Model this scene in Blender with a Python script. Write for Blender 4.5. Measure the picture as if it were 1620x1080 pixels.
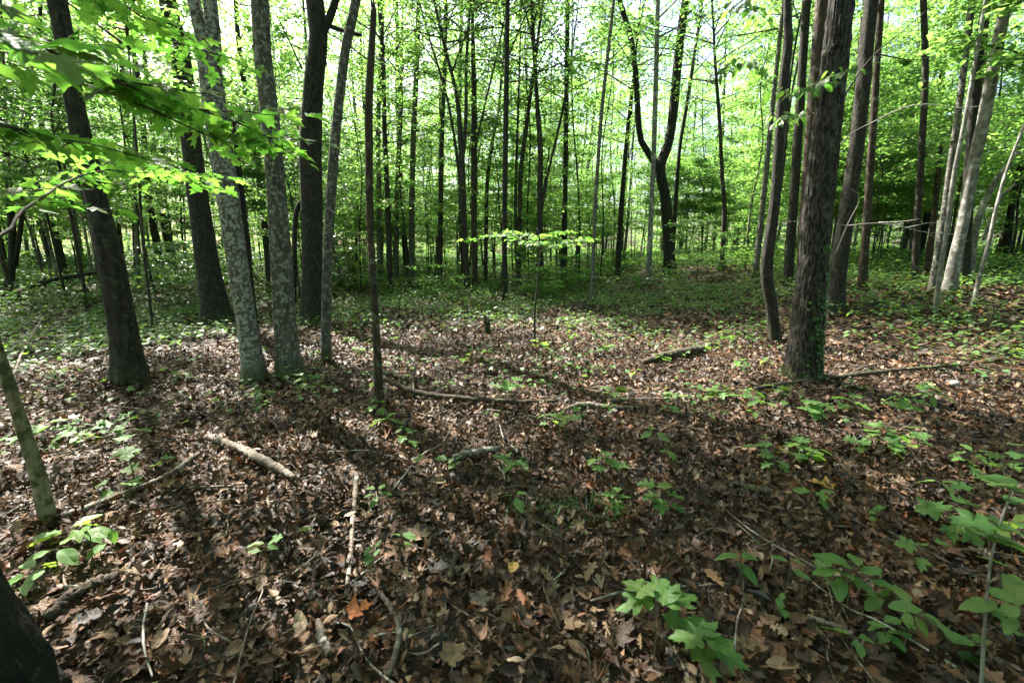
import bpy, math, random
import numpy as np
from mathutils import Matrix, Vector

# ------------------------------------------------------------------ clear
for o in list(bpy.data.objects):
    bpy.data.objects.remove(o)
scene = bpy.context.scene
C = scene.collection
R = math.radians

# ------------------------------------------------------------------ camera
PXW, PXH, FPX, CAMH = 1620.0, 1080.0, 696.0, 1.5
PITCH = math.atan(140.0 / FPX)
cam_d = bpy.data.cameras.new('camera')
cam_d.sensor_width = 36.0
cam_d.lens = 36.0 * FPX / PXW
cam_d.clip_start, cam_d.clip_end = 0.05, 900
cam_d.dof.use_dof = True
cam_d.dof.focus_distance = 5.0
cam_d.dof.aperture_fstop = 4.0
cam = bpy.data.objects.new('camera', cam_d)
cam.location = (0, 0, CAMH)
cam.rotation_euler = (R(90) - PITCH, 0, 0)
C.objects.link(cam)
scene.camera = cam

# ------------------------------------------------------------------ sky, sun, exposure
SUN_AZ, SUN_EL = -45.0, 52.0          # azimuth from the view axis (+Y) towards +X, elevation
world = bpy.data.worlds.new('World')
scene.world = world
world.use_nodes = True
wn = world.node_tree
bg = wn.nodes['Background']
sky = wn.nodes.new('ShaderNodeTexSky')
sky.sky_type = 'NISHITA'
sky.sun_disc = False
sky.sun_elevation = R(SUN_EL)
sky.sun_rotation = R(SUN_AZ)
sky.air_density, sky.dust_density, sky.ozone_density = 1.0, 5.0, 1.0
wn.links.new(sky.outputs[0], bg.inputs[0])
bg.inputs[1].default_value = 0.085
sun_d = bpy.data.lights.new('sun', 'SUN')
sun_d.energy = 5.0
sun_d.angle = R(0.53)
sun_d.color = (1.0, 0.95, 0.86)
sun = bpy.data.objects.new('sun', sun_d)
sdir = Vector((math.sin(R(SUN_AZ)) * math.cos(R(SUN_EL)), math.cos(R(SUN_AZ)) * math.cos(R(SUN_EL)), math.sin(R(SUN_EL))))
sun.rotation_euler = sdir.to_track_quat('Z', 'Y').to_euler()
C.objects.link(sun)
vs = scene.view_settings
vs.view_transform = 'Standard'
vs.look = 'None'
vs.exposure = 2.68
vs.gamma = 1.0
vs.use_curve_mapping = False
cy = scene.cycles
cy.use_denoising = True
cy.denoiser = 'OPENIMAGEDENOISE'
cy.max_bounces = 7
cy.diffuse_bounces = 4
cy.glossy_bounces = 2
cy.transmission_bounces = 5
cy.transparent_max_bounces = 4
cy.caustics_reflective = cy.caustics_refractive = False
cy.sample_clamp_indirect = 6.0
cy.use_adaptive_sampling = True
cy.adaptive_threshold = 0.02

# ------------------------------------------------------------------ numeric helpers
def _hash(ix, iy, iz, seed):
    h = (ix.astype(np.int64) * 374761393 + iy.astype(np.int64) * 668265263 + iz.astype(np.int64) * 2147483647 + seed * 974634777) & 0xFFFFFFFF
    h = ((h ^ (h >> 13)) * 1274126177) & 0xFFFFFFFF
    h = h ^ (h >> 16)
    return (h & 0xFFFF) / 65535.0

def vnoise(p, seed=0):
    """value noise, p (n,3) -> (n,) in 0..1"""
    p = np.asarray(p, float)
    i = np.floor(p).astype(np.int64)
    f = p - i
    f = f * f * (3 - 2 * f)
    out = 0
    for dx in (0, 1):
        wx = f[:, 0] if dx else 1 - f[:, 0]
        for dy in (0, 1):
            wy = f[:, 1] if dy else 1 - f[:, 1]
            for dz in (0, 1):
                wz = f[:, 2] if dz else 1 - f[:, 2]
                out = out + wx * wy * wz * _hash(i[:, 0] + dx, i[:, 1] + dy, i[:, 2] + dz, seed)
    return out

def sstep(x, a, b):
    t = np.clip((x - a) / (b - a), 0, 1)
    return t * t * (3 - 2 * t)

def gz(x, y):
    """ground height"""
    x = np.asarray(x, float); y = np.asarray(y, float)
    z = 0.05 * np.sin(0.55 * x + 1.0) * np.sin(0.45 * y + 0.5) + 0.03 * np.sin(1.3 * x - 0.7 * y)
    r = np.sqrt(x * x + y * y)
    z = z * sstep(r, 1.0, 5.0)
    z = z + 0.75 * sstep(x, 3.0, 9.5) * sstep(y, 4.0, 9.0)
    z = z + 0.35 * sstep(-x, 5.0, 14.0) * sstep(y, 7.0, 14.0)
    z = z + 0.25 * np.sin(0.11 * x + 0.6) * np.sin(0.13 * y) * sstep(r, 10, 22)
    return z

def gz1(x, y):
    return float(gz(np.array([x]), np.array([y]))[0])

CP, SP = math.cos(PITCH), math.sin(PITCH)
def ray(px, py):
    x = (px - 810.0) / FPX
    v = -(py - 540.0) / FPX
    return np.array([x, CP + v * SP, -SP + v * CP])

def at(px, py, Y):
    """world point seen at pixel px,py at forward distance Y"""
    d = ray(px, py)
    return d * (Y / d[1]) + np.array([0, 0, CAMH])

_T = np.concatenate([np.arange(0.5, 60, 0.02)])
def gpt(px, py):
    """ground point seen at pixel"""
    d = ray(px, py)
    P = d[None, :] * _T[:, None] + np.array([0, 0, CAMH])
    k = np.nonzero(P[:, 2] <= gz(P[:, 0], P[:, 1]))[0]
    p = P[k[0]] if len(k) else P[-1]
    return np.array([p[0], p[1], gz1(p[0], p[1])])

def pix(p):
    """pixel of a world point"""
    x, y, z = p[0], p[1], p[2] - CAMH
    dep = y * CP - z * SP
    up = y * SP + z * CP
    return 810 + FPX * x / dep, 540 - FPX * up / dep, dep

# ------------------------------------------------------------------ object helpers
def make_mesh(name, V, faces, mats, fm=None, smooth=True):
    """faces: list of int arrays (n,k); fm: material index per array"""
    me = bpy.data.meshes.new(name)
    V = np.asarray(V, np.float32)
    me.vertices.add(len(V))
    me.vertices.foreach_set('co', V.ravel())
    faces = [np.asarray(f, np.int32) for f in faces if len(f)]
    nl = sum(f.size for f in faces)
    npoly = sum(len(f) for f in faces)
    me.loops.add(nl)
    me.loops.foreach_set('vertex_index', np.concatenate([f.ravel() for f in faces]))
    me.polygons.add(npoly)
    tot = np.concatenate([np.full(len(f), f.shape[1], np.int32) for f in faces])
    start = np.concatenate([[0], np.cumsum(tot)[:-1]]).astype(np.int32)
    me.polygons.foreach_set('loop_start', start)
    if fm is not None:
        me.polygons.foreach_set('material_index', np.concatenate([np.full(len(f), m, np.int32) for f, m in zip(faces, fm)]))
    me.polygons.foreach_set('use_smooth', np.full(npoly, smooth, bool))
    for m in mats:
        me.materials.append(m)
    me.update(calc_edges=True)
    return me

def tag(o, label=None, cat=None, group=None, kind=None):
    if label: o['label'] = label
    if cat: o['category'] = cat
    if group: o['group'] = group
    if kind: o['kind'] = kind
    return o

def link(name, me, parent=None, M=None):
    o = bpy.data.objects.new(name, me)
    C.objects.link(o)
    if parent is not None:
        o.parent = parent
    if M is not None:
        o.matrix_basis = M
    return o

def empty(name, loc, label=None, cat=None, group=None):
    o = bpy.data.objects.new(name, None)
    o.empty_display_size = 0.1
    o.location = loc
    C.objects.link(o)
    tag(o, label, cat, group)
    return o

def copy_tree(o, parent=None):
    c = o.copy()
    C.objects.link(c)
    c.parent = parent
    for ch in o.children:
        copy_tree(ch, c)
    return c

class MB:
    """collects vertices and faces of one mesh"""
    def __init__(s):
        s.V, s.F, s.M, s.n = [], [], [], 0
    def add(s, V, F, m=0):
        if len(V) == 0: return
        s.V.append(np.asarray(V, float)); s.F.append(np.asarray(F) + s.n); s.M.append(m); s.n += len(V)
    def mesh(s, name, mats, smooth=True):
        return make_mesh(name, np.concatenate(s.V), s.F, mats, s.M, smooth)

def spline(pts, k):
    """Catmull-Rom through rows of pts, k samples evenly in arc length (all columns interpolated)"""
    P = np.asarray(pts, float)
    if len(P) == 2:
        t = np.linspace(0, 1, k)[:, None]
        return P[0] * (1 - t) + P[1] * t
    A = np.vstack([2 * P[0] - P[1], P, 2 * P[-1] - P[-2]])
    out = []
    for i in range(1, len(A) - 2):
        t = np.linspace(0, 1, 24, endpoint=False)[:, None]
        p0, p1, p2, p3 = A[i - 1], A[i], A[i + 1], A[i + 2]
        out.append(0.5 * (2 * p1 + (p2 - p0) * t + (2 * p0 - 5 * p1 + 4 * p2 - p3) * t * t + (3 * p1 - p0 - 3 * p2 + p3) * t ** 3))
    out.append(P[-1:])
    D = np.concatenate(out)
    s = np.concatenate([[0], np.cumsum(np.linalg.norm(np.diff(D[:, :3], axis=0), axis=1))])
    q = np.linspace(0, s[-1], k)
    return np.stack([np.interp(q, s, D[:, c]) for c in range(D.shape[1])], 1)

def tube(path, rad, sides, cap=True, radial=None):
    """path (k,3), rad (k,), radial (k,sides) multiplier -> V, quads (plus cap point fans as quads)"""
    P = np.asarray(path, float); k = len(P)
    T = np.gradient(P, axis=0)
    T /= np.linalg.norm(T, axis=1)[:, None] + 1e-9
    mt = np.abs(T.mean(0))
    ref = np.eye(3)[int(np.argmin(mt))]
    U = np.cross(T, ref); U /= np.linalg.norm(U, axis=1)[:, None] + 1e-9
    W = np.cross(T, U)
    a = np.linspace(0, 2 * np.pi, sides, endpoint=False)
    rr = np.asarray(rad, float)[:, None] * (radial if radial is not None else 1.0) * np.ones((k, sides))
    V = P[:, None, :] + rr[..., None] * (np.cos(a)[None, :, None] * U[:, None, :] + np.sin(a)[None, :, None] * W[:, None, :])
    V = V.reshape(-1, 3)
    i = np.arange(k - 1)[:, None] * sides; j = np.arange(sides)[None, :]; j2 = (j + 1) % sides
    Q = np.stack([i + j, i + j2, i + sides + j2, i + sides + j], -1).reshape(-1, 4)
    if cap:
        n = len(V)
        V = np.vstack([V, P[0], P[-1]])
        jj = np.arange(sides)
        c0 = np.stack([np.full(sides, n), (jj + 1) % sides, jj], 1)
        c1 = np.stack([np.full(sides, n + 1), (k - 1) * sides + jj, (k - 1) * sides + (jj + 1) % sides], 1)
        Q = np.vstack([Q, np.column_stack([c0, c0[:, 2]]), np.column_stack([c1, c1[:, 2]])]) if False else Q
        return V, Q, np.vstack([c0, c1])
    return V, Q, np.zeros((0, 3), int)

def add_tube(mb, path, rad, sides=6, m=0, cap=True, radial=None):
    V, Q, T = tube(path, rad, sides, cap, radial)
    n = mb.n
    mb.V.append(V); mb.n += len(V)
    mb.F.append(Q + n); mb.M.append(m)
    if len(T):
        mb.F.append(T + n); mb.M.append(m)

# many thin straight-ish tubes at once
def add_rods(mb, A, B, ra, rb, sides=4, m=0):
    A = np.asarray(A, float); B = np.asarray(B, float); n = len(A)
    if n == 0: return
    T = B - A; T /= np.linalg.norm(T, axis=1)[:, None] + 1e-9
    ref = np.where(np.abs(T[:, 2:3]) < 0.8, np.array([[0, 0, 1.0]]), np.array([[1.0, 0, 0]]))
    U = np.cross(T, ref); U /= np.linalg.norm(U, axis=1)[:, None] + 1e-9
    W = np.cross(T, U)
    a = np.linspace(0, 2 * np.pi, sides, endpoint=False)
    ring = np.cos(a)[None, :, None] * U[:, None, :] + np.sin(a)[None, :, None] * W[:, None, :]
    V = np.concatenate([A[:, None, :] + ring * np.reshape(ra, (-1, 1, 1)), B[:, None, :] + ring * np.reshape(rb, (-1, 1, 1))], 1)
    j = np.arange(sides); j2 = (j + 1) % sides
    q = np.stack([j, j2, sides + j2, sides + j], 1)
    F = (np.arange(n) * 2 * sides)[:, None, None] + q[None]
    mb.add(V.reshape(-1, 3), F.reshape(-1, 4), m)

# ------------------------------------------------------------------ leaf outlines (unit length, petiole at the origin, along +Y)
def mirror(h):
    h = np.array(h, float)
    l = h[1:-1][::-1] * [-1, 1]
    return np.vstack([h, l])
OUT = {
    'maple': mirror([(0, .06), (.15, -.03), (.40, .02), (.31, .18), (.42, .24), (.57, .47), (.38, .47), (.21, .52), (.29, .76), (.12, .79), (0, 1)]),
    'sassafras': mirror([(0, 0), (.10, .14), (.24, .30), (.42, .40), (.47, .54), (.36, .62), (.22, .56), (.17, .60), (.25, .76), (.18, .93), (0, 1)]),
    'round': mirror([(0, 0), (.08, .10), (.20, .15), (.34, .19), (.42, .28), (.40, .36), (.28, .38), (.17, .42), (.27, .50), (.39, .60), (.41, .70), (.30, .75), (.18, .68), (.13, .73), (.15, .87), (.09, .97), (0, 1)]),
    'oak': mirror([(0, 0), (.06, .12), (.20, .18), (.11, .29), (.29, .42), (.15, .52), (.33, .68), (.17, .76), (.19, .90), (0, 1)]),
    'oval': mirror([(0, 0), (.13, .12), (.24, .30), (.28, .47), (.24, .67), (.12, .87), (0, 1)]),
    'narrow': mirror([(0, 0), (.09, .15), (.15, .35), (.16, .52), (.11, .75), (0, 1)]),
    'star': mirror([(0, .05), (.38, .05), (.30, .25), (.52, .48), (.22, .55), (0, 1)]),
    'dart': mirror([(0, 0), (.26, .38), (.17, .72), (0, 1)]),
    'kite': mirror([(0, 0), (.30, .42), (0, 1)]),
}
def leaf_shape(kind, curl=0.0, droop=0.0, fold=0.1, twist=0.0, ring=True, seed=0):
    """one leaf with a midrib centre and optional inner ring, curled: V (n,3), tris"""
    o = OUT[kind]; n = len(o)
    c = np.array([0, .45])
    rg = np.random.default_rng(seed)
    o = o * (1 + 0.05 * rg.standard_normal((n, 1)))
    if ring:
        P = np.vstack([c, c + (o - c) * 0.5, o])
        j = np.arange(n); j2 = (j + 1) % n
        T = np.vstack([np.stack([np.zeros(n, int), 1 + j, 1 + j2], 1), np.stack([1 + j, 1 + n + j, 1 + n + j2], 1), np.stack([1 + j, 1 + n + j2, 1 + j2], 1)])
    else:
        P = np.vstack([c, o])
        j = np.arange(n); j2 = (j + 1) % n
        T = np.stack([np.zeros(n, int), 1 + j, 1 + j2], 1)
    x, y = P[:, 0], P[:, 1]
    z = fold * np.abs(x) + curl * x * x * 2.2 - droop * y * y + twist * x * (y - .4)
    z = z + 0.025 * rg.standard_normal(len(x)) * (np.abs(x) > .05)
    V = np.stack([x, y, z], 1)
    return V, T

def flat_leaf(kind, fold=0.12, droop=0.12):
    """cheap leaf for crowns: outline plus midrib fold, fan from the petiole tip side"""
    o = OUT[kind]; n = len(o)
    V = np.column_stack([o, fold * np.abs(o[:, 0]) - droop * o[:, 1] ** 2])
    if kind == 'kite':
        return V, np.array([[0, 1, 2], [0, 2, 3]])
    V = np.vstack([[0, .45, -droop * .2], V])
    j = np.arange(n); j2 = (j + 1) % n
    return V, np.stack([np.zeros(n, int), 1 + j, 1 + j2], 1)

def frames(rng, n, tilt, yaw=None):
    nr = rng.standard_normal((n, 3)) * tilt
    nr[:, 2] = 1.0
    nr /= np.linalg.norm(nr, axis=1)[:, None]
    a = rng.uniform(0, 2 * np.pi, n) if yaw is None else yaw
    t = np.stack([np.cos(a), np.sin(a), np.zeros(n)], 1)
    t = t - nr * (t * nr).sum(1)[:, None]
    t /= np.linalg.norm(t, axis=1)[:, None]
    b = np.cross(t, nr)
    return b, t, nr

def scatter(mb, shape, P, size, rng, tilt=0.4, yaw=None, m=0, width=1.0):
    V, T = shape
    n = len(P)
    if n == 0: return
    b, t, nr = frames(rng, n, tilt, yaw)
    s = np.broadcast_to(np.asarray(size, float), (n,))[:, None, None]
    W = P[:, None, :] + s * (V[None, :, 0:1] * width * b[:, None, :] + V[None, :, 1:2] * t[:, None, :] + V[None, :, 2:3] * nr[:, None, :])
    F = (np.arange(n) * len(V))[:, None, None] + T[None]
    mb.add(W.reshape(-1, 3), F.reshape(-1, 3), m)

# ------------------------------------------------------------------ materials
def new_mat(name):
    m = bpy.data.materials.new(name)
    m.use_nodes = True
    nt = m.node_tree
    nt.nodes.clear()
    out = nt.nodes.new('ShaderNodeOutputMaterial')
    return m, nt, out

def N(nt, typ, **kw):
    n = nt.nodes.new(typ)
    for k, v in kw.items():
        setattr(n, k, v)
    return n

def ramp(nt, stops, interp='LINEAR'):
    n = nt.nodes.new('ShaderNodeValToRGB')
    cr = n.color_ramp
    cr.interpolation = interp
    while len(cr.elements) < len(stops):
        cr.elements.new(0.5)
    while len(cr.elements) > max(1, len(stops)):
        cr.elements.remove(cr.elements[-1])
    for e, (p, c) in zip(cr.elements, stops):
        e.position = p
        e.color = (c[0], c[1], c[2], 1)
    return n

def mathn(nt, op, a, b=None, clamp=False):
    n = nt.nodes.new('ShaderNodeMath'); n.operation = op; n.use_clamp = clamp
    for i, v in enumerate((a, b)):
        if v is None: continue
        if isinstance(v, (int, float)): n.inputs[i].default_value = v
        else: nt.links.new(v, n.inputs[i])
    return n.outputs[0]

def mixc(nt, fac, a, b):
    n = nt.nodes.new('ShaderNodeMix'); n.data_type = 'RGBA'
    for s, v in ((n.inputs[0], fac), (n.inputs[6], a), (n.inputs[7], b)):
        if isinstance(v, (int, float)): s.default_value = v
        elif isinstance(v, tuple): s.default_value = (*v[:3], 1)
        else: nt.links.new(v, s)
    return n.outputs[2]

def leaf_mat(name, refl, trans, tmix=0.5, rough=0.45, spec=0.35, veins=False, both=True):
    m, nt, out = new_mat(name)
    L = nt.links.new
    geo = N(nt, 'ShaderNodeNewGeometry'); oi = N(nt, 'ShaderNodeObjectInfo')
    r = mathn(nt, 'FRACT', mathn(nt, 'ADD', geo.outputs['Random Per Island'], oi.outputs['Random']))
    ra = ramp(nt, [(i / (len(refl) - 1), c) for i, c in enumerate(refl)]); L(r, ra.inputs[0])
    rb = ramp(nt, [(i / (len(trans) - 1), c) for i, c in enumerate(trans)]); L(r, rb.inputs[0])
    ca, cb = ra.outputs[0], rb.outputs[0]
    pb = N(nt, 'ShaderNodeBsdfPrincipled')
    pb.inputs['Roughness'].default_value = rough
    pb.inputs['Specular IOR Level'].default_value = spec
    tr = N(nt, 'ShaderNodeBsdfTranslucent')
    if veins:
        tc = N(nt, 'ShaderNodeTexCoord'); sx = N(nt, 'ShaderNodeSeparateXYZ'); L(tc.outputs['Object'], sx.inputs[0])
        ax = mathn(nt, 'ABSOLUTE', sx.outputs[0])
        mid = mathn(nt, 'SUBTRACT', 1.0, mathn(nt, 'MULTIPLY', ax, 55.0), True)
        ph = mathn(nt, 'SUBTRACT', mathn(nt, 'MULTIPLY', sx.outputs[1], 7.5), mathn(nt, 'MULTIPLY', ax, 6.0))
        fr = mathn(nt, 'ABSOLUTE', mathn(nt, 'SUBTRACT', mathn(nt, 'FRACT', ph), 0.5))
        side = mathn(nt, 'SUBTRACT', 1.0, mathn(nt, 'MULTIPLY', fr, 14.0), True)
        v = mathn(nt, 'MAXIMUM', mid, mathn(nt, 'MULTIPLY', side, 0.6))
        no = N(nt, 'ShaderNodeTexNoise'); no.inputs['Scale'].default_value = 6; L(tc.outputs['Object'], no.inputs[0])
        dk = mathn(nt, 'MULTIPLY', no.outputs[0], 0.5)
        ca = mixc(nt, dk, ca, tuple(x * 0.55 for x in refl[0]))
        ca = mixc(nt, mathn(nt, 'MULTIPLY', v, 0.5), ca, tuple(min(1, x * 2.0 + 0.02) for x in refl[-1]))
        cb = mixc(nt, mathn(nt, 'MULTIPLY', v, 0.5), cb, tuple(x * 0.5 for x in trans[0]))
        bp = N(nt, 'ShaderNodeBump'); bp.inputs['Strength'].default_value = 0.35; bp.inputs['Distance'].default_value = 0.02
        bp.invert = True
        L(v, bp.inputs['Height']); L(bp.outputs[0], pb.inputs['Normal'])
    L(ca, pb.inputs['Base Color']); L(cb, tr.inputs[0])
    mx = N(nt, 'ShaderNodeMixShader'); mx.inputs[0].default_value = tmix
    L(pb.outputs[0], mx.inputs[1]); L(tr.outputs[0], mx.inputs[2]); L(mx.outputs[0], out.inputs[0])
    return m

LEAF_MAPLE = leaf_mat('maple_leaf', [(.045, .10, .018), (.06, .13, .022), (.08, .15, .025), (.05, .11, .02)],
                      [(.17, .39, .07), (.23, .45, .085), (.32, .51, .10), (.19, .42, .075)], 0.58)
LEAF_CANOPY = leaf_mat('canopy_leaf', [(.04, .09, .02), (.055, .12, .022), (.07, .13, .025)],
                       [(.15, .37, .07), (.21, .43, .085), (.29, .49, .095)], 0.58)
LEAF_COOL = leaf_mat('cool_leaf', [(.04, .10, .035), (.06, .13, .045), (.05, .11, .03)],
                     [(.13, .32, .06), (.20, .38, .07), (.18, .36, .05)], 0.42, 0.35, 0.5)
LEAF_NEAR = leaf_mat('near_maple_leaf', [(.045, .10, .018), (.055, .12, .02), (.07, .14, .025)],
                     [(.13, .37, .04), (.18, .43, .05), (.25, .48, .06)], 0.55, 0.45, 0.3, True)
LEAF_HERB = leaf_mat('seedling_leaf', [(.055, .135, .035), (.075, .165, .04), (.10, .18, .045), (.065, .15, .03), (.085, .17, .05), (.12, .17, .04)],
                     [(.14, .34, .04), (.20, .40, .045), (.28, .44, .05), (.17, .36, .04), (.2, .4, .05), (.32, .42, .05)], 0.42, 0.5, 0.3, True)
LEAF_COVER = leaf_mat('ground_cover_leaf', [(.04, .10, .035), (.06, .13, .04), (.085, .16, .05), (.05, .11, .03)],
                      [(.12, .28, .05), (.18, .34, .05), (.26, .42, .06), (.14, .30, .04)], 0.38, 0.5, 0.25)
LEAF_IVY = leaf_mat('ivy_leaf', [(.03, .08, .02), (.05, .12, .03)], [(.10, .26, .03), (.14, .30, .04)], 0.3, 0.4, 0.4)

BROWNS = [(.020, .011, .006), (.065, .029, .013), (.115, .05, .021), (.036, .018, .010), (.17, .08, .035), (.075, .037, .018), (.21, .12, .06), (.09, .056, .034), (.044, .023, .012), (.18, .066, .024), (.024, .014, .008), (.14, .063, .027), (.25, .16, .09), (.05, .045, .042), (.014, .009, .006), (.28, .20, .13)]
def litter_mat(name, cols, object_rand=False, veins=False):
    m, nt, out = new_mat(name)
    L = nt.links.new
    geo = N(nt, 'ShaderNodeNewGeometry'); oi = N(nt, 'ShaderNodeObjectInfo')
    src = oi.outputs['Random'] if object_rand else geo.outputs['Random Per Island']
    n = len(cols)
    rp = ramp(nt, [(i / n, c) for i, c in enumerate(cols)], 'CONSTANT' if n > 1 else 'LINEAR'); L(src, rp.inputs[0])
    tc = N(nt, 'ShaderNodeTexCoord')
    no = N(nt, 'ShaderNodeTexNoise'); no.inputs['Scale'].default_value = 5 if object_rand else 45; no.inputs['Detail'].default_value = 5
    L(tc.outputs['Object'], no.inputs[0])
    c = mixc(nt, mathn(nt, 'MULTIPLY', no.outputs[0], 0.75), rp.outputs[0], (.022, .015, .009))
    if not object_rand:     # damp rotten patches
        wet = N(nt, 'ShaderNodeTexNoise'); wet.inputs['Scale'].default_value = 1.3; wet.inputs['Detail'].default_value = 4
        L(tc.outputs['Object'], wet.inputs[0])
        wr = ramp(nt, [(.45, (0, 0, 0)), (.62, (.55, .55, .55))]); L(wet.outputs[0], wr.inputs[0])
        c = mixc(nt, wr.outputs[0], c, (.014, .010, .007))
    pb = N(nt, 'ShaderNodeBsdfPrincipled')
    pb.inputs['Roughness'].default_value = 0.55
    pb.inputs['Specular IOR Level'].default_value = 0.28
    bp = N(nt, 'ShaderNodeBump'); bp.inputs['Strength'].default_value = 0.5; bp.inputs['Distance'].default_value = 0.02 if object_rand else 0.004
    h = no.outputs[0]
    if veins:
        sx = N(nt, 'ShaderNodeSeparateXYZ'); L(tc.outputs['Object'], sx.inputs[0])
        ax = mathn(nt, 'ABSOLUTE', sx.outputs[0])
        mid = mathn(nt, 'SUBTRACT', 1.0, mathn(nt, 'MULTIPLY', ax, 45.0), True)
        ph = mathn(nt, 'SUBTRACT', mathn(nt, 'MULTIPLY', sx.outputs[1], 7.0), mathn(nt, 'MULTIPLY', ax, 5.0))
        fr = mathn(nt, 'ABSOLUTE', mathn(nt, 'SUBTRACT', mathn(nt, 'FRACT', ph), 0.5))
        side = mathn(nt, 'SUBTRACT', 1.0, mathn(nt, 'MULTIPLY', fr, 10.0), True)
        v = mathn(nt, 'MAXIMUM', mid, mathn(nt, 'MULTIPLY', side, 0.5))
        c = mixc(nt, mathn(nt, 'MULTIPLY', v, 0.35), c, (.20, .13, .08))
        h = mathn(nt, 'ADD', no.outputs[0], mathn(nt, 'MULTIPLY', v, 0.5))
    L(h, bp.inputs['Height']); L(bp.outputs[0], pb.inputs['Normal'])
    L(c, pb.inputs['Base Color'])
    tr = N(nt, 'ShaderNodeBsdfTranslucent'); L(c, tr.inputs[0])
    mx = N(nt, 'ShaderNodeMixShader'); mx.inputs[0].default_value = 0.12
    L(pb.outputs[0], mx.inputs[1]); L(tr.outputs[0], mx.inputs[2]); L(mx.outputs[0], out.inputs[0])
    return m
LITTER = litter_mat('dead_leaf_mix', BROWNS)

def bark_mat(name, dark, light, patch=None, patch_amt=0.0, scale=1.0, furrow=0.5, moss=0.3, rough=0.85, bump=0.6, patch_scale=9.0, stretch=0.22, mossh=0.35, edges=(.36, .66)):
    m, nt, out = new_mat(name)
    L = nt.links.new
    tc = N(nt, 'ShaderNodeTexCoord'); oi = N(nt, 'ShaderNodeObjectInfo')
    off = N(nt, 'ShaderNodeVectorMath'); off.operation = 'ADD'
    vm = N(nt, 'ShaderNodeVectorMath'); vm.operation = 'SCALE'; vm.inputs[3].default_value = 37.0
    cx = N(nt, 'ShaderNodeCombineXYZ')
    for i in range(3): L(oi.outputs['Random'], cx.inputs[i])
    L(cx.outputs[0], vm.inputs[0]); L(tc.outputs['Object'], off.inputs[0]); L(vm.outputs[0], off.inputs[1])
    mp = N(nt, 'ShaderNodeMapping'); mp.inputs['Scale'].default_value = (1, 1, stretch); L(off.outputs[0], mp.inputs[0])
    n1 = N(nt, 'ShaderNodeTexNoise'); n1.inputs['Scale'].default_value = 38 * scale; n1.inputs['Detail'].default_value = 6; n1.inputs['Roughness'].default_value = .62
    L(mp.outputs[0], n1.inputs[0])
    n2 = N(nt, 'ShaderNodeTexNoise'); n2.inputs['Scale'].default_value = patch_scale; n2.inputs['Detail'].default_value = 5; n2.inputs['Roughness'].default_value = .6
    L(off.outputs[0], n2.inputs[0])
    n3 = N(nt, 'ShaderNodeTexNoise'); n3.inputs['Scale'].default_value = 2.2; n3.inputs['Detail'].default_value = 3
    L(off.outputs[0], n3.inputs[0])
    rp = ramp(nt, [(edges[0], dark), (edges[1], light)]); L(n1.outputs[0], rp.inputs[0])
    c = rp.outputs[0]
    c = mixc(nt, mathn(nt, 'MULTIPLY', n3.outputs[0], 0.5), c, tuple(x * 0.6 for x in dark))
    if patch:
        ms = ramp(nt, [(.60 - patch_amt * .25, (0, 0, 0)), (.69 - patch_amt * .22, (1, 1, 1))]); L(n2.outputs[0], ms.inputs[0])
        c = mixc(nt, mathn(nt, 'MULTIPLY', ms.outputs[0], 0.85), c, patch)
    # moss near the foot
    sx = N(nt, 'ShaderNodeSeparateXYZ'); L(tc.outputs['Object'], sx.inputs[0])
    hh = mathn(nt, 'SUBTRACT', 1.0, mathn(nt, 'DIVIDE', sx.outputs[2], mossh), True)
    mm = mathn(nt, 'MULTIPLY', mathn(nt, 'ADD', hh, mathn(nt, 'MULTIPLY', mathn(nt, 'SUBTRACT', n2.outputs[0], 0.6), 3.0)), 2.5, True)
    mm = mathn(nt, 'MULTIPLY', mm, moss)
    c = mixc(nt, mm, c, (.042, .052, .014))
    pb = N(nt, 'ShaderNodeBsdfPrincipled'); pb.inputs['Roughness'].default_value = rough
    pb.inputs['Specular IOR Level'].default_value = 0.25
    L(c, pb.inputs['Base Color'])
    bp = N(nt, 'ShaderNodeBump'); bp.inputs['Strength'].default_value = bump; bp.inputs['Distance'].default_value = 0.02
    L(n1.outputs[0], bp.inputs['Height']); L(bp.outputs[0], pb.inputs['Normal'])
    L(pb.outputs[0], out.inputs[0])
    return m
BARK_DARK = bark_mat('dark_bark', (.009, .008, .006), (.048, .042, .034), (.055, .065, .04), .18, .9, bump=1.0, patch_scale=16)
BARK_BLACK = bark_mat('black_mossy_bark', (.005, .004, .003), (.022, .019, .015), (.04, .05, .036), .1, .8, bump=1.0, moss=.25, patch_scale=30, mossh=.3)
BARK_ROUGH = bark_mat('furrowed_bark', (.006, .005, .004), (.066, .058, .046), (.085, .09, .07), .03, 1.1, bump=1.0, moss=.6, stretch=.3, mossh=.3, edges=(.43, .58))
BARK_LICHEN = bark_mat('lichen_bark', (.05, .046, .037), (.15, .14, .115), (.34, .355, .31), .50, .8, bump=.6, moss=.9, patch_scale=26)
BARK_GREY = bark_mat('grey_bark', (.042, .038, .031), (.125, .116, .097), (.29, .30, .26), .30, .8, bump=.55, moss=.9, patch_scale=21)
BARK_PALE = bark_mat('pale_bark', (.09, .085, .072), (.245, .235, .205), (.34, .335, .30), .35, .5, bump=.3, moss=.4, patch_scale=6, stretch=.6)
BARK_SNAG = bark_mat('snag_bark', (.02, .014, .009), (.085, .062, .042), (.14, .13, .10), .12, .8, bump=.9, moss=.1)
BARK_THIN = bark_mat('thin_trunk_bark', (.016, .013, .010), (.07, .06, .047), (.13, .13, .11), .12, .7, bump=.6, moss=.3)
BARK_MOSSY = bark_mat('mossy_bark', (.12, .105, .065), (.30, .27, .18), (.035, .042, .014), .5, .8, bump=.5, moss=.8, patch_scale=15, mossh=.16)
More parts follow.
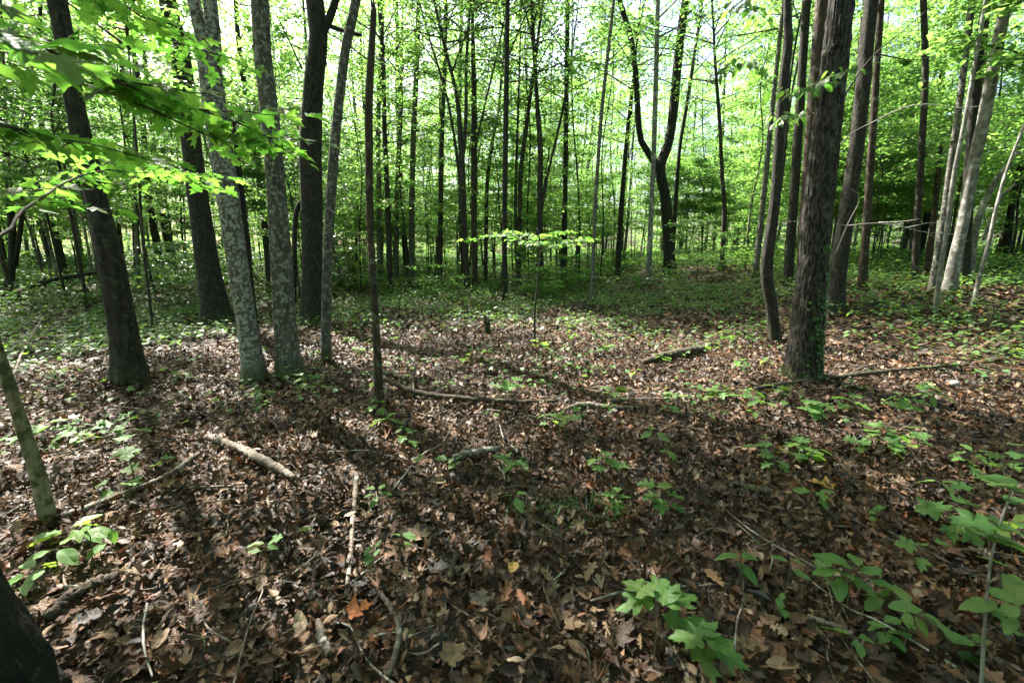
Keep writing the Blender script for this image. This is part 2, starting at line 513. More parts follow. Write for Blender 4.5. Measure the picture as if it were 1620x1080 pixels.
TWIG = bark_mat('twig_bark', (.035, .028, .022), (.10, .085, .065), scale=1.5, bump=.3, moss=0)
DEADWOOD = bark_mat('dead_wood', (.06, .045, .034), (.23, .19, .155), (.30, .28, .25), .2, 1.2, bump=.7, moss=0, stretch=1)
DEADDARK = bark_mat('dark_dead_wood', (.02, .015, .011), (.10, .075, .055), (.07, .085, .03), .25, 1.0, bump=.8, moss=0, stretch=1)
PALETWIG = bark_mat('bleached_twig', (.22, .20, .17), (.42, .40, .36), scale=1.5, bump=.2, moss=0)
STEM = bark_mat('green_stem', (.05, .06, .03), (.12, .10, .05), scale=2, bump=.1, moss=0)

# ------------------------------------------------------------------ ground
def ground_mat():
    m, nt, out = new_mat('forest_soil')
    L = nt.links.new
    tc = N(nt, 'ShaderNodeTexCoord')
    vo = N(nt, 'ShaderNodeTexVoronoi'); vo.inputs['Scale'].default_value = 14; L(tc.outputs['Object'], vo.inputs[0])
    sp = N(nt, 'ShaderNodeSeparateColor'); L(vo.outputs['Color'], sp.inputs[0])
    rp = ramp(nt, [(0, (.018, .012, .009)), (.3, (.05, .028, .017)), (.55, (.03, .019, .013)), (.8, (.10, .06, .035)), (1, (.16, .10, .065))])
    L(sp.outputs[0], rp.inputs[0])
    no = N(nt, 'ShaderNodeTexNoise'); no.inputs['Scale'].default_value = 30; no.inputs['Detail'].default_value = 8; L(tc.outputs['Object'], no.inputs[0])
    c = mixc(nt, mathn(nt, 'MULTIPLY', no.outputs[0], .8), rp.outputs[0], (.02, .014, .010))
    pb = N(nt, 'ShaderNodeBsdfPrincipled'); pb.inputs['Roughness'].default_value = .8
    pb.inputs['Specular IOR Level'].default_value = .2
    bp = N(nt, 'ShaderNodeBump'); bp.inputs['Strength'].default_value = .9; bp.inputs['Distance'].default_value = .03
    L(mathn(nt, 'ADD', no.outputs[0], vo.outputs[0]), bp.inputs['Height']); L(bp.outputs[0], pb.inputs['Normal'])
    L(c, pb.inputs['Base Color']); L(pb.outputs[0], out.inputs[0])
    return m

def build_ground():
    nr, na = 170, 240
    r = np.concatenate([[0], np.geomspace(0.25, 420, nr)])
    a = np.linspace(0, 2 * np.pi, na, endpoint=False)
    x = (r[:, None] * np.cos(a)).ravel(); y = (r[:, None] * np.sin(a)).ravel()
    z = gz(x, y) - 0.012
    z = z + 0.03 * (vnoise(np.stack([x * 3, y * 3, 0 * x], 1), 3) - .5)
    i = np.arange(nr)[:, None] * na; j = np.arange(na)[None, :]; j2 = (j + 1) % na
    Q = np.stack([i + j, i + na + j, i + na + j2, i + j2], -1).reshape(-1, 4)
    o = link('ground', make_mesh('ground', np.stack([x, y, z], 1), [Q], [ground_mat()]))
    tag(o, 'dark leaf covered forest floor under everything', None, None, 'structure')
build_ground()

# ------------------------------------------------------------------ tree crowns
def crown(mb, axis, hb, ht, rad, rng, nb=34, nsec=6, nleaf=42, lsize=0.12, up=(10, 45), shape='kite', rt=0.02, flat=0.14, tilt=0.45, low=1.0, mt=1):
    """branches from the trunk axis, side twigs, leaves in flat clusters. axis(h)->(n,3). materials: 0 leaves, mt twigs"""
    shp = flat_leaf(shape)
    h = hb + (ht - hb) * np.sort(rng.uniform(0, 1, nb)) ** 0.9
    t = (h - hb) / (ht - hb)
    az = np.arange(nb) * 2.39996 + rng.uniform(0, .9, nb)
    prof = np.sin(np.pi * np.clip(0.18 + 0.80 * t, 0, 1)) ** 0.7
    ln = rad * prof * rng.uniform(.55, 1.15, nb) * (low + (1 - low) * t)
    el = R(up[0]) + R(up[1] - up[0]) * t + R(8) * rng.standard_normal(nb)
    A = axis(h)
    D = np.stack([np.cos(az) * np.cos(el), np.sin(az) * np.cos(el), np.sin(el)], 1)
    M1 = A + D * (ln * .5)[:, None]
    D2 = D.copy(); D2[:, 2] = D2[:, 2] * .6 + rng.uniform(-.1, .15, nb)
    D2 /= np.linalg.norm(D2, axis=1)[:, None]
    B = M1 + D2 * (ln * .55)[:, None]
    br = rt * (ln / rad) + .004
    add_rods(mb, A, M1, br, br * .65, 4, mt)
    add_rods(mb, M1, B, br * .65, br * .2, 4, mt)
    # side twigs
    u = rng.uniform(.35, 1.0, (nb, nsec)); u[:, 0] = 1.0
    s = np.where(u[..., None] < .5, A[:, None] + (M1 - A)[:, None] * (u / .5)[..., None], M1[:, None] + (B - M1)[:, None] * ((u - .5) / .5)[..., None])
    sa = az[:, None] + rng.uniform(-1.3, 1.3, (nb, nsec)); sl = ln[:, None] * rng.uniform(.22, .5, (nb, nsec)) * (1.25 - .6 * u) + .15
    E = s + np.stack([np.cos(sa) * sl, np.sin(sa) * sl, rng.uniform(-.12, .3, (nb, nsec)) * sl], -1)
    s = s.reshape(-1, 3); E = E.reshape(-1, 3); sl = sl.ravel(); sa = sa.ravel()
    add_rods(mb, s, E, np.full(len(s), rt * .28 + .002), np.full(len(s), .002), 3, mt)
    n = len(s)
    k = rng.uniform(.15, 1.12, (n, nleaf))
    base = s[:, None] + (E - s)[:, None] * k[..., None]
    lat = rng.standard_normal((n, nleaf)) * (.10 + .28 * sl[:, None])
    px_, py_ = -np.sin(sa)[:, None], np.cos(sa)[:, None]
    off = np.stack([px_ * lat, py_ * lat, rng.standard_normal((n, nleaf)) * flat * (.25 + sl[:, None] * .5)], -1)
    P = (base + off).reshape(-1, 3)
    keep = rng.uniform(0, 1, len(P)) < .92
    P = P[keep]
    scatter(mb, shp, P, lsize * rng.uniform(.65, 1.25, len(P)), rng, tilt, None, 0)

def trunk_tube(mb, path, rad, sides, rings, rng, flare=.5, flare_h=.18, rough=0.0, m=0, lobes=5):
    """trunk with root flare, slow bulges and optional furrows. path and rad are control columns"""
    D = spline(np.column_stack([path, rad]), rings)
    P, r = D[:, :3], D[:, 3]
    s = np.concatenate([[0], np.cumsum(np.linalg.norm(np.diff(P, axis=0), axis=1))])
    a = np.linspace(0, 2 * np.pi, sides, endpoint=False)
    ph = rng.uniform(0, 6.28, 3)
    seed = int(rng.integers(1, 9999))
    fl = np.exp(-s / flare_h)[:, None] * flare * (1 + .45 * np.cos(lobes * a + ph[0]) + .3 * np.cos(3 * a + ph[1]))[None, :]
    q = np.stack([np.cos(a)[None, :] * 1.6 + 0 * s[:, None], np.sin(a)[None, :] * 1.6 + 0 * s[:, None], s[:, None] * 1.3 + 0 * a[None, :]], -1).reshape(-1, 3)
    lo = (vnoise(q, seed) - .5).reshape(len(s), sides)
    rad_m = 1 + fl + .16 * lo
    if rough > 0:
        nf = max(8, int(2 * np.pi * r.max() / .024))
        q2 = np.stack([np.cos(a)[None, :] * nf / 6.28 + 0 * s[:, None], np.sin(a)[None, :] * nf / 6.28 + 0 * s[:, None], s[:, None] * 10 + 0 * a[None, :]], -1).reshape(-1, 3)
        hi = vnoise(q2, seed + 1).reshape(len(s), sides)
        hi = np.abs(hi - .5) * 2
        rad_m = rad_m + (rough / np.maximum(r, .02))[:, None] * (hi - .5)
    add_tube(mb, P, r, sides, m, True, rad_m)
    return D

def mk_axis(D):
    """height -> point on the trunk"""
    z = D[:, 2]
    o = np.argsort(z)
    zs = z[o]
    def f(h):
        h = np.asarray(h, float)
        return np.stack([np.interp(h, zs, D[o, 0]), np.interp(h, zs, D[o, 1]), h], 1)
    return f

# ------------------------------------------------------------------ hand placed trees
LAND = []          # (px at base, short phrase) for labels of their neighbours
def w2r(p, w):
    x, y, dep = pix(p)
    return w / 2.0 / FPX * dep * math.cos(math.atan2(p[0], p[1]))

def hand_tree(name, label, short, mat, pts, top, hb=None, crad=2.6, limbs=(), sides=20, rough=0.0, flare=.30, base=None, nb=30, nleaf=13, lsize=.13,
              up=(15, 50), crown_on=True, lean_top=None, leaf=None, rings=None, yoff=0.0, shape='kite', seed=0, low=1.0, cat='tree', flat=.14, dY=0.0, world=None):
    """pts: (px, py, width px) up the trunk, first one at the foot; top: height of the tree in metres"""
    rng = np.random.default_rng(1000 + seed + int(pts[0][0] * 7))
    b = np.array(base, float) if base is not None else gpt(pts[0][0], pts[0][1])
    Y = b[1]
    if Y < 11: nleaf, crad, lsize = (24 if 100 < pts[0][0] < 380 else 44 if pts[0][0] < 700 else 30), crad * 1.12, .15
    path, rad = [], []
    for i, (x, y, w) in enumerate(pts):
        p = at(x, y, Y + dY * i) if i else b.copy()
        path.append(p); rad.append(w2r(p, w))
    path = np.array(path); rad = np.array(rad)
    if world:
        path = np.array(world)[:, :3]; rad = np.array(world)[:, 3]
    if not world: rad[0] = min(rad[0], rad[1] * 1.25)
    broken = top is None
    if not broken and top > path[-1][2] + .5:
        d = path[-1] - path[-2]; d = d / d[2]
        h0 = path[-1][2]
        for f in (.35, .7, 1.0):
            hh = (top - h0) * f
            p = path[-1] if False else np.array([path[len(pts) - 1][0] + d[0] * hh * (1 - .35 * f), Y + rng.uniform(-.2, .2) * hh * .2, h0 + hh])
            path = np.vstack([path, p]); rad = np.append(rad, rad[len(pts) - 1] * (1 - .82 * f))
    path[0] = path[0] - np.array([0, 0, .06])
    loc = b.copy()
    t = empty(name, loc, label, cat)
    L = path - loc
    mb = MB()
    if rings is None:
        rings = int(60 if sides < 16 else 90)
    D = trunk_tube(mb, L, rad, sides, rings, rng, flare, max(.10, rad[1] * 1.5), rough)
    if sides >= 28 and b[1] > 2:      # surface roots running out from the foot
        na = int(rng.integers(4, 7)); a0 = rng.uniform(0, 6.28); r = rad[1]
        for k in range(na):
            a = a0 + 6.283 * k / na + rng.normal(0, .25); c_, s_ = math.cos(a), math.sin(a); e = r * rng.uniform(1.7, 2.6)
            bend = rng.normal(0, .25)
            c2, s2 = math.cos(a + bend), math.sin(a + bend)
            q = np.array([[c_ * r * .55, s_ * r * .55, r * 1.7], [c_ * r * .95, s_ * r * .95, r * .62], [c_ * r * 1.3, s_ * r * 1.3, r * .22], [c2 * e, s2 * e, -.05]])
            E_ = spline(q, 16)
            add_tube(mb, E_, np.linspace(r * .42, r * .10, 16), 12, 0, True, 1 + .12 * rng.standard_normal((16, 12)))
    if broken:      # jagged broken end
        for k in range(5):
            a0 = D[-1, :3] + np.array([rng.uniform(-.5, .5) * rad[-1], rng.uniform(-.5, .5) * rad[-1], -.02])
            add_rods(mb, [a0], [a0 + np.array([rng.uniform(-.3, .3) * rad[-1], 0, rng.uniform(.03, .14)])], [rad[-1] * .45], [.002], 4)
    link('trunk', mb.mesh(name + '_trunk', [mat]), t)
    for lb in limbs:
        lp = []; lr = []
        for (x, y, w) in lb['pts']:
            p = at(x, y, Y + lb.get('dy', 0) * len(lp)); lp.append(p - loc); lr.append(w2r(p, w))
        ext = lb.get('ext', 0)
        if ext:
            d = (lp[-1] - lp[-2]); d /= np.linalg.norm(d)
            lp.append(lp[-1] + d * ext * .5 + np.array([0, 0, .1 * ext])); lr.append(lr[-1] * .6)
            lp.append(lp[-1] + d * ext * .4 + np.array([0, 0, .25 * ext])); lr.append(lr[-1] * .35)
        m2 = MB()
        E = spline(np.column_stack([np.array(lp), np.array(lr)]), 26)
        add_tube(m2, E[:, :3], E[:, 3], 12 if sides >= 16 else 7)
        link(lb.get('name', 'limb'), m2.mesh(name + '_limb', [lb.get('mat', mat)]), t)
        if lb.get('leafy'):
            m3 = MB()
            zs = E[:, 2]
            crown(m3, mk_axis(E), max(zs.min(), zs.max() * .55), zs.max(), crad * .8, rng, max(8, nb // 2), 5, nleaf, lsize, up, shape, .015, flat)
            link('crown', m3.mesh(name + '_limb_crown', [leaf or LEAF_CANOPY, TWIG]), t)
    if crown_on and not broken:
        m3 = MB()
        hb_ = hb if hb is not None else top * .4
        crown(m3, mk_axis(D), hb_, D[:, 2].max(), crad, rng, nb, 6, nleaf, lsize, up, shape, .02 + rad[1] * .08, flat, low=low)
        link('crown', m3.mesh(name + '_crown', [leaf or LEAF_CANOPY, TWIG]), t)
    bx, by, _ = pix(b)
    if short:
        LAND.append((pts[0][0], short))
    return t

FG_BASE = (-1.35, 0.88, 0.0)
# --- the big and middling trunks, left to right
hand_tree('foreground_tree', 'very dark mossy trunk cut off by the lower left corner, nearest the camera', None, BARK_BLACK,
          [(0, 1080, 200)], None, base=FG_BASE, world=[(-1.35, .88, -.05, .24), (-1.42, .88, .28, .225), (-1.475, .88, .54, .22), (-1.53, .88, .76, .215), (-1.68, .88, 1.4, .21), (-2.15, 1.3, 3.0, .20), (-2.4, 1.4, 7, .15)], sides=120, rings=320, rough=.022, flare=.05, crad=2.6, nb=24)
hand_tree('leaning_sapling', 'slim leaning grey sapling with moss blotches at the left picture edge', 'mossy sapling', BARK_MOSSY,
          [(80, 832, 34), (60, 750, 30), (34, 670, 27), (8, 590, 25), (-30, 470, 22)], 7, 3.6, sides=24, rough=.003, flare=.35, crad=1.5, nb=16, lsize=.1, leaf=LEAF_MAPLE)
hand_tree('far_left_tree', 'black double trunk standing far back at the left picture edge', 'black edge trunk', BARK_DARK,
          [(12, 470, 17), (20, 390, 14), (10, 240, 12), (0, 60, 11)], 16, 7.5, sides=14, limbs=[dict(pts=[(24, 420, 10), (36, 330, 9), (42, 200, 8), (62, 40, 7)], ext=3)])
hand_tree('dark_tree', 'leaning dark trunk with wide mossy foot, leftmost of the thick trunks', 'leftmost thick trunk', BARK_DARK,
          [(208, 606, 56), (196, 520, 50), (176, 420, 45), (148, 300, 39), (124, 190, 35), (104, 80, 34), (90, 0, 33)], 17, 7.5, sides=44, rings=170, rough=.012, flare=.5, crad=3, nb=26)
hand_tree('dark_tree', 'dark straight trunk with leafy shoots round its foot, left of the lichen trunk', 'shoot-footed dark trunk', BARK_DARK,
          [(343, 512, 46), (330, 430, 39), (317, 340, 36), (304, 240, 34), (290, 120, 33), (274, 40, 31), (265, 0, 30)], 19, 8.5, sides=32, rings=130, rough=.012, flare=.5, crad=3, nb=26)
hand_tree('lichen_tree', 'grey trunk blotched with pale lichen, forking in two near the picture top', 'lichen fork trunk', BARK_LICHEN,
          [(404, 606, 42), (391, 520, 34), (377, 420, 35), (360, 300, 38), (347, 220, 38), (338, 160, 38), (331, 110, 34), (318, 50, 22), (306, 0, 22)], 17, 8,
          limbs=[dict(pts=[(338, 180, 24), (340, 110, 25), (337, 50, 24), (332, 0, 23)], ext=5)], sides=40, rings=150, rough=.004, flare=.35, crad=2.8, nb=26)
hand_tree('fused_tree', 'dark slimmer stem fused to the right side of the lichen trunk', None, BARK_DARK,
          [(414, 602, 22), (402, 520, 16), (392, 420, 14), (384, 330, 12), (376, 250, 9), (370, 200, 5)], None, sides=18, flare=.5)
hand_tree('grey_tree', 'straight smooth grey trunk with a mossy foot right of the lichen trunk', 'smooth grey trunk', BARK_GREY,
          [(461, 600, 44), (452, 520, 38), (445, 420, 36), (436, 290, 31), (425, 170, 30), (415, 80, 28), (411, 0, 28)], 17, 8.5, sides=40, rings=140, rough=.004, flare=.35, crad=2.8, nb=26)
hand_tree('dark_tree', 'thick dark trunk with a looping vine and a stubby side branch near the top', 'vine-looped dark trunk', BARK_DARK,
          [(494, 512, 38), (494, 420, 34), (493, 320, 34), (491, 220, 36), (496, 140, 32), (503, 60, 31), (498, 0, 30)], 18, 8.5,
          limbs=[dict(pts=[(505, 70, 14), (516, 40, 13), (531, 0, 12)], ext=4), dict(pts=[(512, 38, 8), (540, 48, 7), (572, 56, 6)]),
                 dict(name='vine', pts=[(466, 480, 7), (466, 420, 8), (467, 350, 8), (474, 322, 8), (488, 305, 7), (492, 250, 6)])], sides=32, rings=120, rough=.01, crad=3, nb=26)
hand_tree('slim_grey_tree', 'slender grey trunk curving up beside the vine-looped dark trunk', 'slender grey trunk', BARK_GREY,
          [(516, 576, 17), (516, 500, 15), (519, 400, 16), (524, 300, 17), (533, 190, 16), (548, 70, 15), (563, 0, 15)], 12, 6.5, sides=22, rough=.003, crad=2, nb=20)
hand_tree('dead_snag', 'bare reddish brown dead pole with broken top and charred foot', 'brown dead pole', BARK_SNAG,
          [(600, 646, 16), (597, 560, 13), (592, 470, 12), (586, 360, 12), (584, 240, 13), (584, 150, 13), (589, 60, 11), (591, 14, 10)], None, sides=24, rough=.004, flare=.3, rings=120)
hand_tree('thin_tree', 'thin grey trunk close behind the brown dead pole', 'thin grey trunk', BARK_THIN,
          [(618, 462, 10), (613, 321, 9), (609, 226, 8), (606, 100, 7), (600, 0, 7)], 15, 5, sides=10, leaf=LEAF_MAPLE)
hand_tree('thin_tree', 'pale thin trunk further back behind the brown dead pole', None, BARK_GREY,
          [(600, 455, 8), (600, 330, 8), (598, 200, 8), (604, 60, 7)], 15, 5.5, sides=10, leaf=LEAF_MAPLE)
hand_tree('thin_tree', 'short pale trunk right of the brown dead pole, lost in leaves above', None, BARK_GREY,
          [(627, 450, 8), (627, 380, 8), (628, 300, 7), (634, 150, 6)], 13, 4.5, sides=10, leaf=LEAF_MAPLE)
hand_tree('thin_tree', 'dark thin trunk that fades into leaves, left of the many-stemmed tree', 'fading dark trunk', BARK_THIN,
          [(696, 456, 9), (697, 340, 8), (699, 223, 7), (704, 100, 6)], 13, 5, sides=10, leaf=LEAF_MAPLE)
hand_tree('many_stemmed_tree', 'tree splitting into several thin upright stems in the picture centre', 'many-stemmed tree', BARK_THIN,
          [(740, 464, 11), (736, 390, 9), (733, 318, 9), (730, 240, 9), (722, 150, 6), (700, 60, 5)], 14, 5.5, sides=10, leaf=LEAF_MAPLE,
          limbs=[dict(pts=[(732, 250, 7), (737, 190, 6), (738, 100, 5), (744, 0, 4)], ext=3, leafy=True), dict(pts=[(731, 330, 5), (722, 240, 5), (706, 150, 4), (676, 50, 3)], ext=2, leafy=True)])
hand_tree('thin_tree', 'reddish thin trunk just right of the many-stemmed tree', 'reddish thin trunk', BARK_SNAG,
          [(751, 460, 9), (750, 350, 9), (750, 242, 10), (750, 160, 9), (748, 60, 6)], 15, 6, sides=10, leaf=LEAF_MAPLE,
          limbs=[dict(pts=[(752, 235, 4), (764, 180, 3), (792, 60, 3)], ext=2, leafy=True)])
hand_tree('thin_tree', 'greyish bending thin trunk between reddish trunk and ivy-dark pole', None, BARK_THIN,
          [(768, 452, 6), (769, 360, 6), (771, 288, 6), (780, 220, 5), (788, 180, 4), (796, 90, 4)], 12, 5, sides=8, leaf=LEAF_MAPLE)
hand_tree('dark_pole_tree', 'ramrod straight near-black thin pole in the picture centre', 'black straight pole', BARK_DARK,
          [(799, 472, 9), (798, 380, 8), (799, 280, 8), (801, 150, 8), (803, 0, 7)], 14, 6, sides=12)
hand_tree('thin_tree', 'dark thin trunk leaning right, just right of the black straight pole', None, BARK_THIN,
          [(820, 456, 8), (822, 350, 7), (824, 272, 7), (834, 190, 6), (850, 70, 5)], 14, 5.5, sides=8, leaf=LEAF_MAPLE,
          limbs=[dict(pts=[(816, 400, 5), (816, 300, 5), (819, 200, 4), (822, 100, 3)], ext=2, leafy=True)])
hand_tree('thin_tree', 'thin trunk with a long slanting right limb behind the flat-topped sapling', 'slant-limbed trunk', BARK_THIN,
          [(857, 456, 9), (854, 340, 9), (855, 242, 9), (850, 165, 7), (844, 60, 6)], 14, 5.5, sides=10, leaf=LEAF_MAPLE,
          limbs=[dict(pts=[(856, 335, 5), (868, 270, 4), (889, 180, 4), (905, 80, 3)], ext=2, leafy=True)])
hand_tree('dark_pole_tree', 'dark straight trunk with swollen foot, right of the flat-topped sapling', 'swollen-foot dark trunk', BARK_DARK,
          [(890, 450, 12), (893, 370, 9), (894, 303, 8), (896, 150, 8), (898, 0, 7)], 15, 6, sides=12)
hand_tree('slim_grey_tree', 'thin greyish stem in front of the leaf wall, leaning slightly right', 'thin greyish stem', BARK_GREY,
          [(936, 482, 8), (939, 400, 6), (942, 320, 6), (946, 257, 6), (953, 165, 6), (968, 30, 5)], 11, 6, sides=10, crad=1.6, nb=16)
hand_tree('thin_tree', 'dark leaning trunk left of the wishbone tree', 'leaning dark trunk', BARK_DARK,
          [(976, 444, 10), (981, 360, 9), (986, 290, 8), (991, 226, 7), (999, 150, 5)], 13, 5.5, sides=10, leaf=LEAF_MAPLE)
hand_tree('slim_grey_tree', 'pale straight thin trunk right in front of the wishbone tree', 'pale thin trunk', BARK_PALE,
          [(1026, 450, 11), (1030, 340, 8), (1034, 250, 8), (1037, 150, 8), (1041, 0, 7)], 14, 7, sides=12)
hand_tree('wishbone_tree', 'dark tree forking like a wishbone into two curved limbs', 'wishbone tree', BARK_DARK,
          [(1060, 432, 20), (1057, 370, 18), (1052, 310, 17), (1044, 265, 17), (1057, 228, 15), (1066, 170, 15), (1074, 80, 14), (1085, 0, 13)], 19, 8, sides=20, rings=110, crad=3.4, nb=30,
          limbs=[dict(pts=[(1046, 275, 15), (1030, 248, 11), (1014, 222, 10), (1009, 180, 10), (1006, 120, 9), (998, 60, 9), (980, 0, 8)], ext=5, leafy=True)])
hand_tree('thin_tree', 'black thin stem rising from behind the wishbone tree, right side', None, BARK_DARK,
          [(1063, 428, 8), (1067, 350, 7), (1071, 287, 7), (1076, 230, 6), (1089, 150, 6), (1104, 50, 5)], 15, 7, sides=10)
hand_tree('thin_tree', 'mossy green-grey trunk in the bright gap right of the wishbone tree', 'gap trunk', BARK_THIN,
          [(1141, 427, 9), (1146, 340, 8), (1142, 272, 7), (1139, 200, 6), (1133, 120, 5)], 13, 5.5, sides=10, leaf=LEAF_MAPLE)
hand_tree('leaning_snag', 'short dark trunk leaning right with no visible crown, in the bright gap', 'leaning short trunk', BARK_DARK,
          [(1160, 412, 12), (1169, 358, 11), (1178, 310, 10), (1186, 262, 8)], None, sides=10)
hand_tree('thin_tree', 'grey thin trunk leaning right, behind the crooked dark trunk', 'grey leaning trunk', BARK_GREY,
          [(1195, 438, 9), (1203, 358, 9), (1212, 272, 9), (1221, 180, 8), (1236, 40, 7)], 15, 7, sides=12)
hand_tree('crooked_tree', 'crooked dark trunk bending twice, left of the furrowed trunk', 'crooked dark trunk', BARK_DARK,
          [(1227, 542, 23), (1221, 490, 20), (1213, 440, 20), (1215, 400, 20), (1226, 320, 18), (1233, 220, 17), (1241, 120, 17), (1247, 60, 15), (1246, 0, 13)], 13, 7.5, sides=26, rings=120, rough=.006, crad=2.2, nb=22)
hand_tree('dark_tree', 'dark trunk further back between the crooked trunk and the furrowed trunk', None, BARK_DARK,
          [(1246, 450, 17), (1254, 340, 16), (1263, 210, 15), (1270, 100, 14), (1276, 0, 14)], 16, 7.5, sides=14)
hand_tree('brown_tree', 'brown straight trunk peeping out left of the furrowed trunk', None, BARK_SNAG,
          [(1268, 470, 18), (1275, 340, 20), (1285, 200, 22), (1294, 80, 22), (1301, 0, 22)], 17, 8, sides=16)
big = hand_tree('furrowed_tree', 'big trunk with deeply furrowed bark and ivy at right, thickest in the picture', 'big furrowed trunk', BARK_ROUGH,
          [(1268, 602, 62), (1275, 530, 54), (1283, 450, 50), (1296, 310, 48), (1310, 180, 46), (1322, 80, 44), (1331, 0, 42)], 18, 8, sides=150, rings=420, rough=.016, flare=.22, crad=3.2, nb=28)
hand_tree('dark_tree', 'thick brown-black trunk behind and right of the big furrowed trunk', 'brown-black trunk', BARK_DARK,
          [(1318, 494, 36), (1328, 410, 30), (1339, 344, 27), (1354, 240, 26), (1366, 130, 25), (1379, 0, 24)], 17, 8, sides=28, rings=110, rough=.008, crad=2.8, nb=26)
hand_tree('brown_tree', 'brown straight trunk set back right of the brown-black trunk', 'set-back brown trunk', BARK_SNAG,
          [(1364, 457, 17), (1372, 344, 14), (1378, 247, 13), (1385, 140, 12), (1393, 20, 11)], 16, 7, sides=14)
hand_tree('thin_tree', 'dark grey trunk with leafy tiers in front, left of the pale trunks', 'tiered grey trunk', BARK_THIN,
          [(1447, 446, 13), (1453, 328, 12), (1459, 215, 12), (1464, 120, 11), (1461, 0, 11)], 16, 7, sides=12)
hand_tree('red_snag', 'reddish broken trunk left of the pale trunks at right', 'reddish broken trunk', BARK_SNAG,
          [(1465, 437, 12), (1478, 344, 11), (1483, 289, 10), (1488, 232, 8)], None, sides=12)
hand_tree('pale_tree', 'grey trunk at the left of the pale trunk cluster', 'grey cluster trunk', BARK_GREY,
          [(1474, 466, 16), (1484, 400, 14), (1496, 328, 13), (1509, 231, 13), (1520, 150, 12), (1538, 0, 12)], 15, 8, sides=18)
hand_tree('slim_pale_tree', 'slimmest and nearest pale stem of the right trunk cluster', 'slim pale stem', BARK_PALE,
          [(1479, 498, 11), (1487, 430, 9), (1496, 377, 9), (1509, 280, 9), (1528, 182, 8), (1556, 20, 7)], 12, 7, sides=16, crad=1.8, nb=18)
hand_tree('pale_tree', 'thickest pale smooth trunk in the right trunk cluster, sunlit', 'thick pale trunk', BARK_PALE,
          [(1501, 462, 26), (1511, 410, 22), (1522, 361, 21), (1540, 263, 22), (1556, 192, 22), (1576, 80, 21), (1592, 0, 20)], 17, 8.5, sides=30, rings=110, rough=.003, crad=3, nb=26)
hand_tree('dark_tree', 'shaded dark trunk hidden behind the thick pale trunk', None, BARK_DARK,
          [(1524, 452, 26), (1528, 380, 20), (1534, 260, 18), (1544, 140, 17), (1560, 0, 15)], 16, 8, sides=14)
hand_tree('slim_pale_tree', 'thin pale stem leaning right at the right picture edge', 'leaning pale stem', BARK_PALE,
          [(1539, 489, 9), (1549, 440, 8), (1563, 390, 8), (1576, 330, 7), (1595, 263, 6), (1640, 150, 5)], 6, 3.5, sides=12, crad=1.3, nb=14, leaf=LEAF_MAPLE)
hand_tree('broken_tree', 'pale snapped trunk slanting up to the right picture edge', 'snapped pale trunk', BARK_PALE,
          [(1535, 442, 14), (1545, 357, 13), (1573, 290, 12), (1598, 258, 11), (1625, 222, 9)], None, sides=14,
          limbs=[dict(pts=[(1556, 380, 7), (1580, 320, 6), (1606, 290, 5)])])
hand_tree('thin_tree', 'thin dark trunk with fine upright shoots, between the first two thick trunks', 'thin dark stem', BARK_THIN,
          [(243, 536, 7), (237, 478, 5), (226, 380, 5), (218, 257, 4), (205, 100, 3)], 7, 3.4, sides=10, crad=1.4, nb=16, leaf=LEAF_MAPLE)
for lab, sh, mt_, pp, tp in [
    ('stout dark trunk far back, right of the leftmost thick trunk', None, BARK_DARK, [(218, 442, 12), (211, 303, 11), (199, 180, 10), (190, 60, 9)], 15),
    ('slim dark trunk far back, close right of the leftmost thick trunk', None, BARK_THIN, [(196, 428, 8), (185, 330, 7), (177, 225, 7), (174, 100, 6)], 14),
    ('leaning dark trunk far back in front of the bright green, left of the shoot-footed trunk', None, BARK_DARK, [(275, 430, 12), (262, 370, 11), (252, 310, 10), (240, 200, 8), (228, 80, 7)], 15),
    ('thin trunk far back between the black edge trunk and the leftmost thick trunk', None, BARK_THIN, [(96, 410, 8), (92, 330, 7), (86, 211, 7), (80, 60, 6)], 13),
    ('thin leaning trunk just left of the leftmost thick trunk', None, BARK_THIN, [(126, 428, 7), (119, 350, 7), (104, 230, 6), (90, 100, 5)], 13)]:
    hand_tree('thin_tree', lab, sh, mt_, pp, tp, 5.5, sides=10, leaf=LEAF_MAPLE)

# ------------------------------------------------------------------ woods behind: individual trees copied from a few kinds
ORD = 'first second third fourth fifth sixth seventh eighth ninth tenth eleventh twelfth thirteenth fourteenth fifteenth sixteenth seventeenth eighteenth nineteenth twentieth'.split()
LAND.sort()
def sector(px):
    k = 0
    while k < len(LAND) and LAND[k][0] < px:
        k += 1
    return k
_count = {}
def place_label(kind, px):
    """ordinal of the kind within its stretch between two landmark trunks, from left to right (call in px order)"""
    k = sector(px)
    n = _count[(kind, k)] = _count.get((kind, k), 0) + 1
    o = ORD[n - 1] if n <= len(ORD) else 'a further'
    if k == 0: return o + ' left of the ' + LAND[0][1]
    return o + ' right of the ' + LAND[k - 1][1]

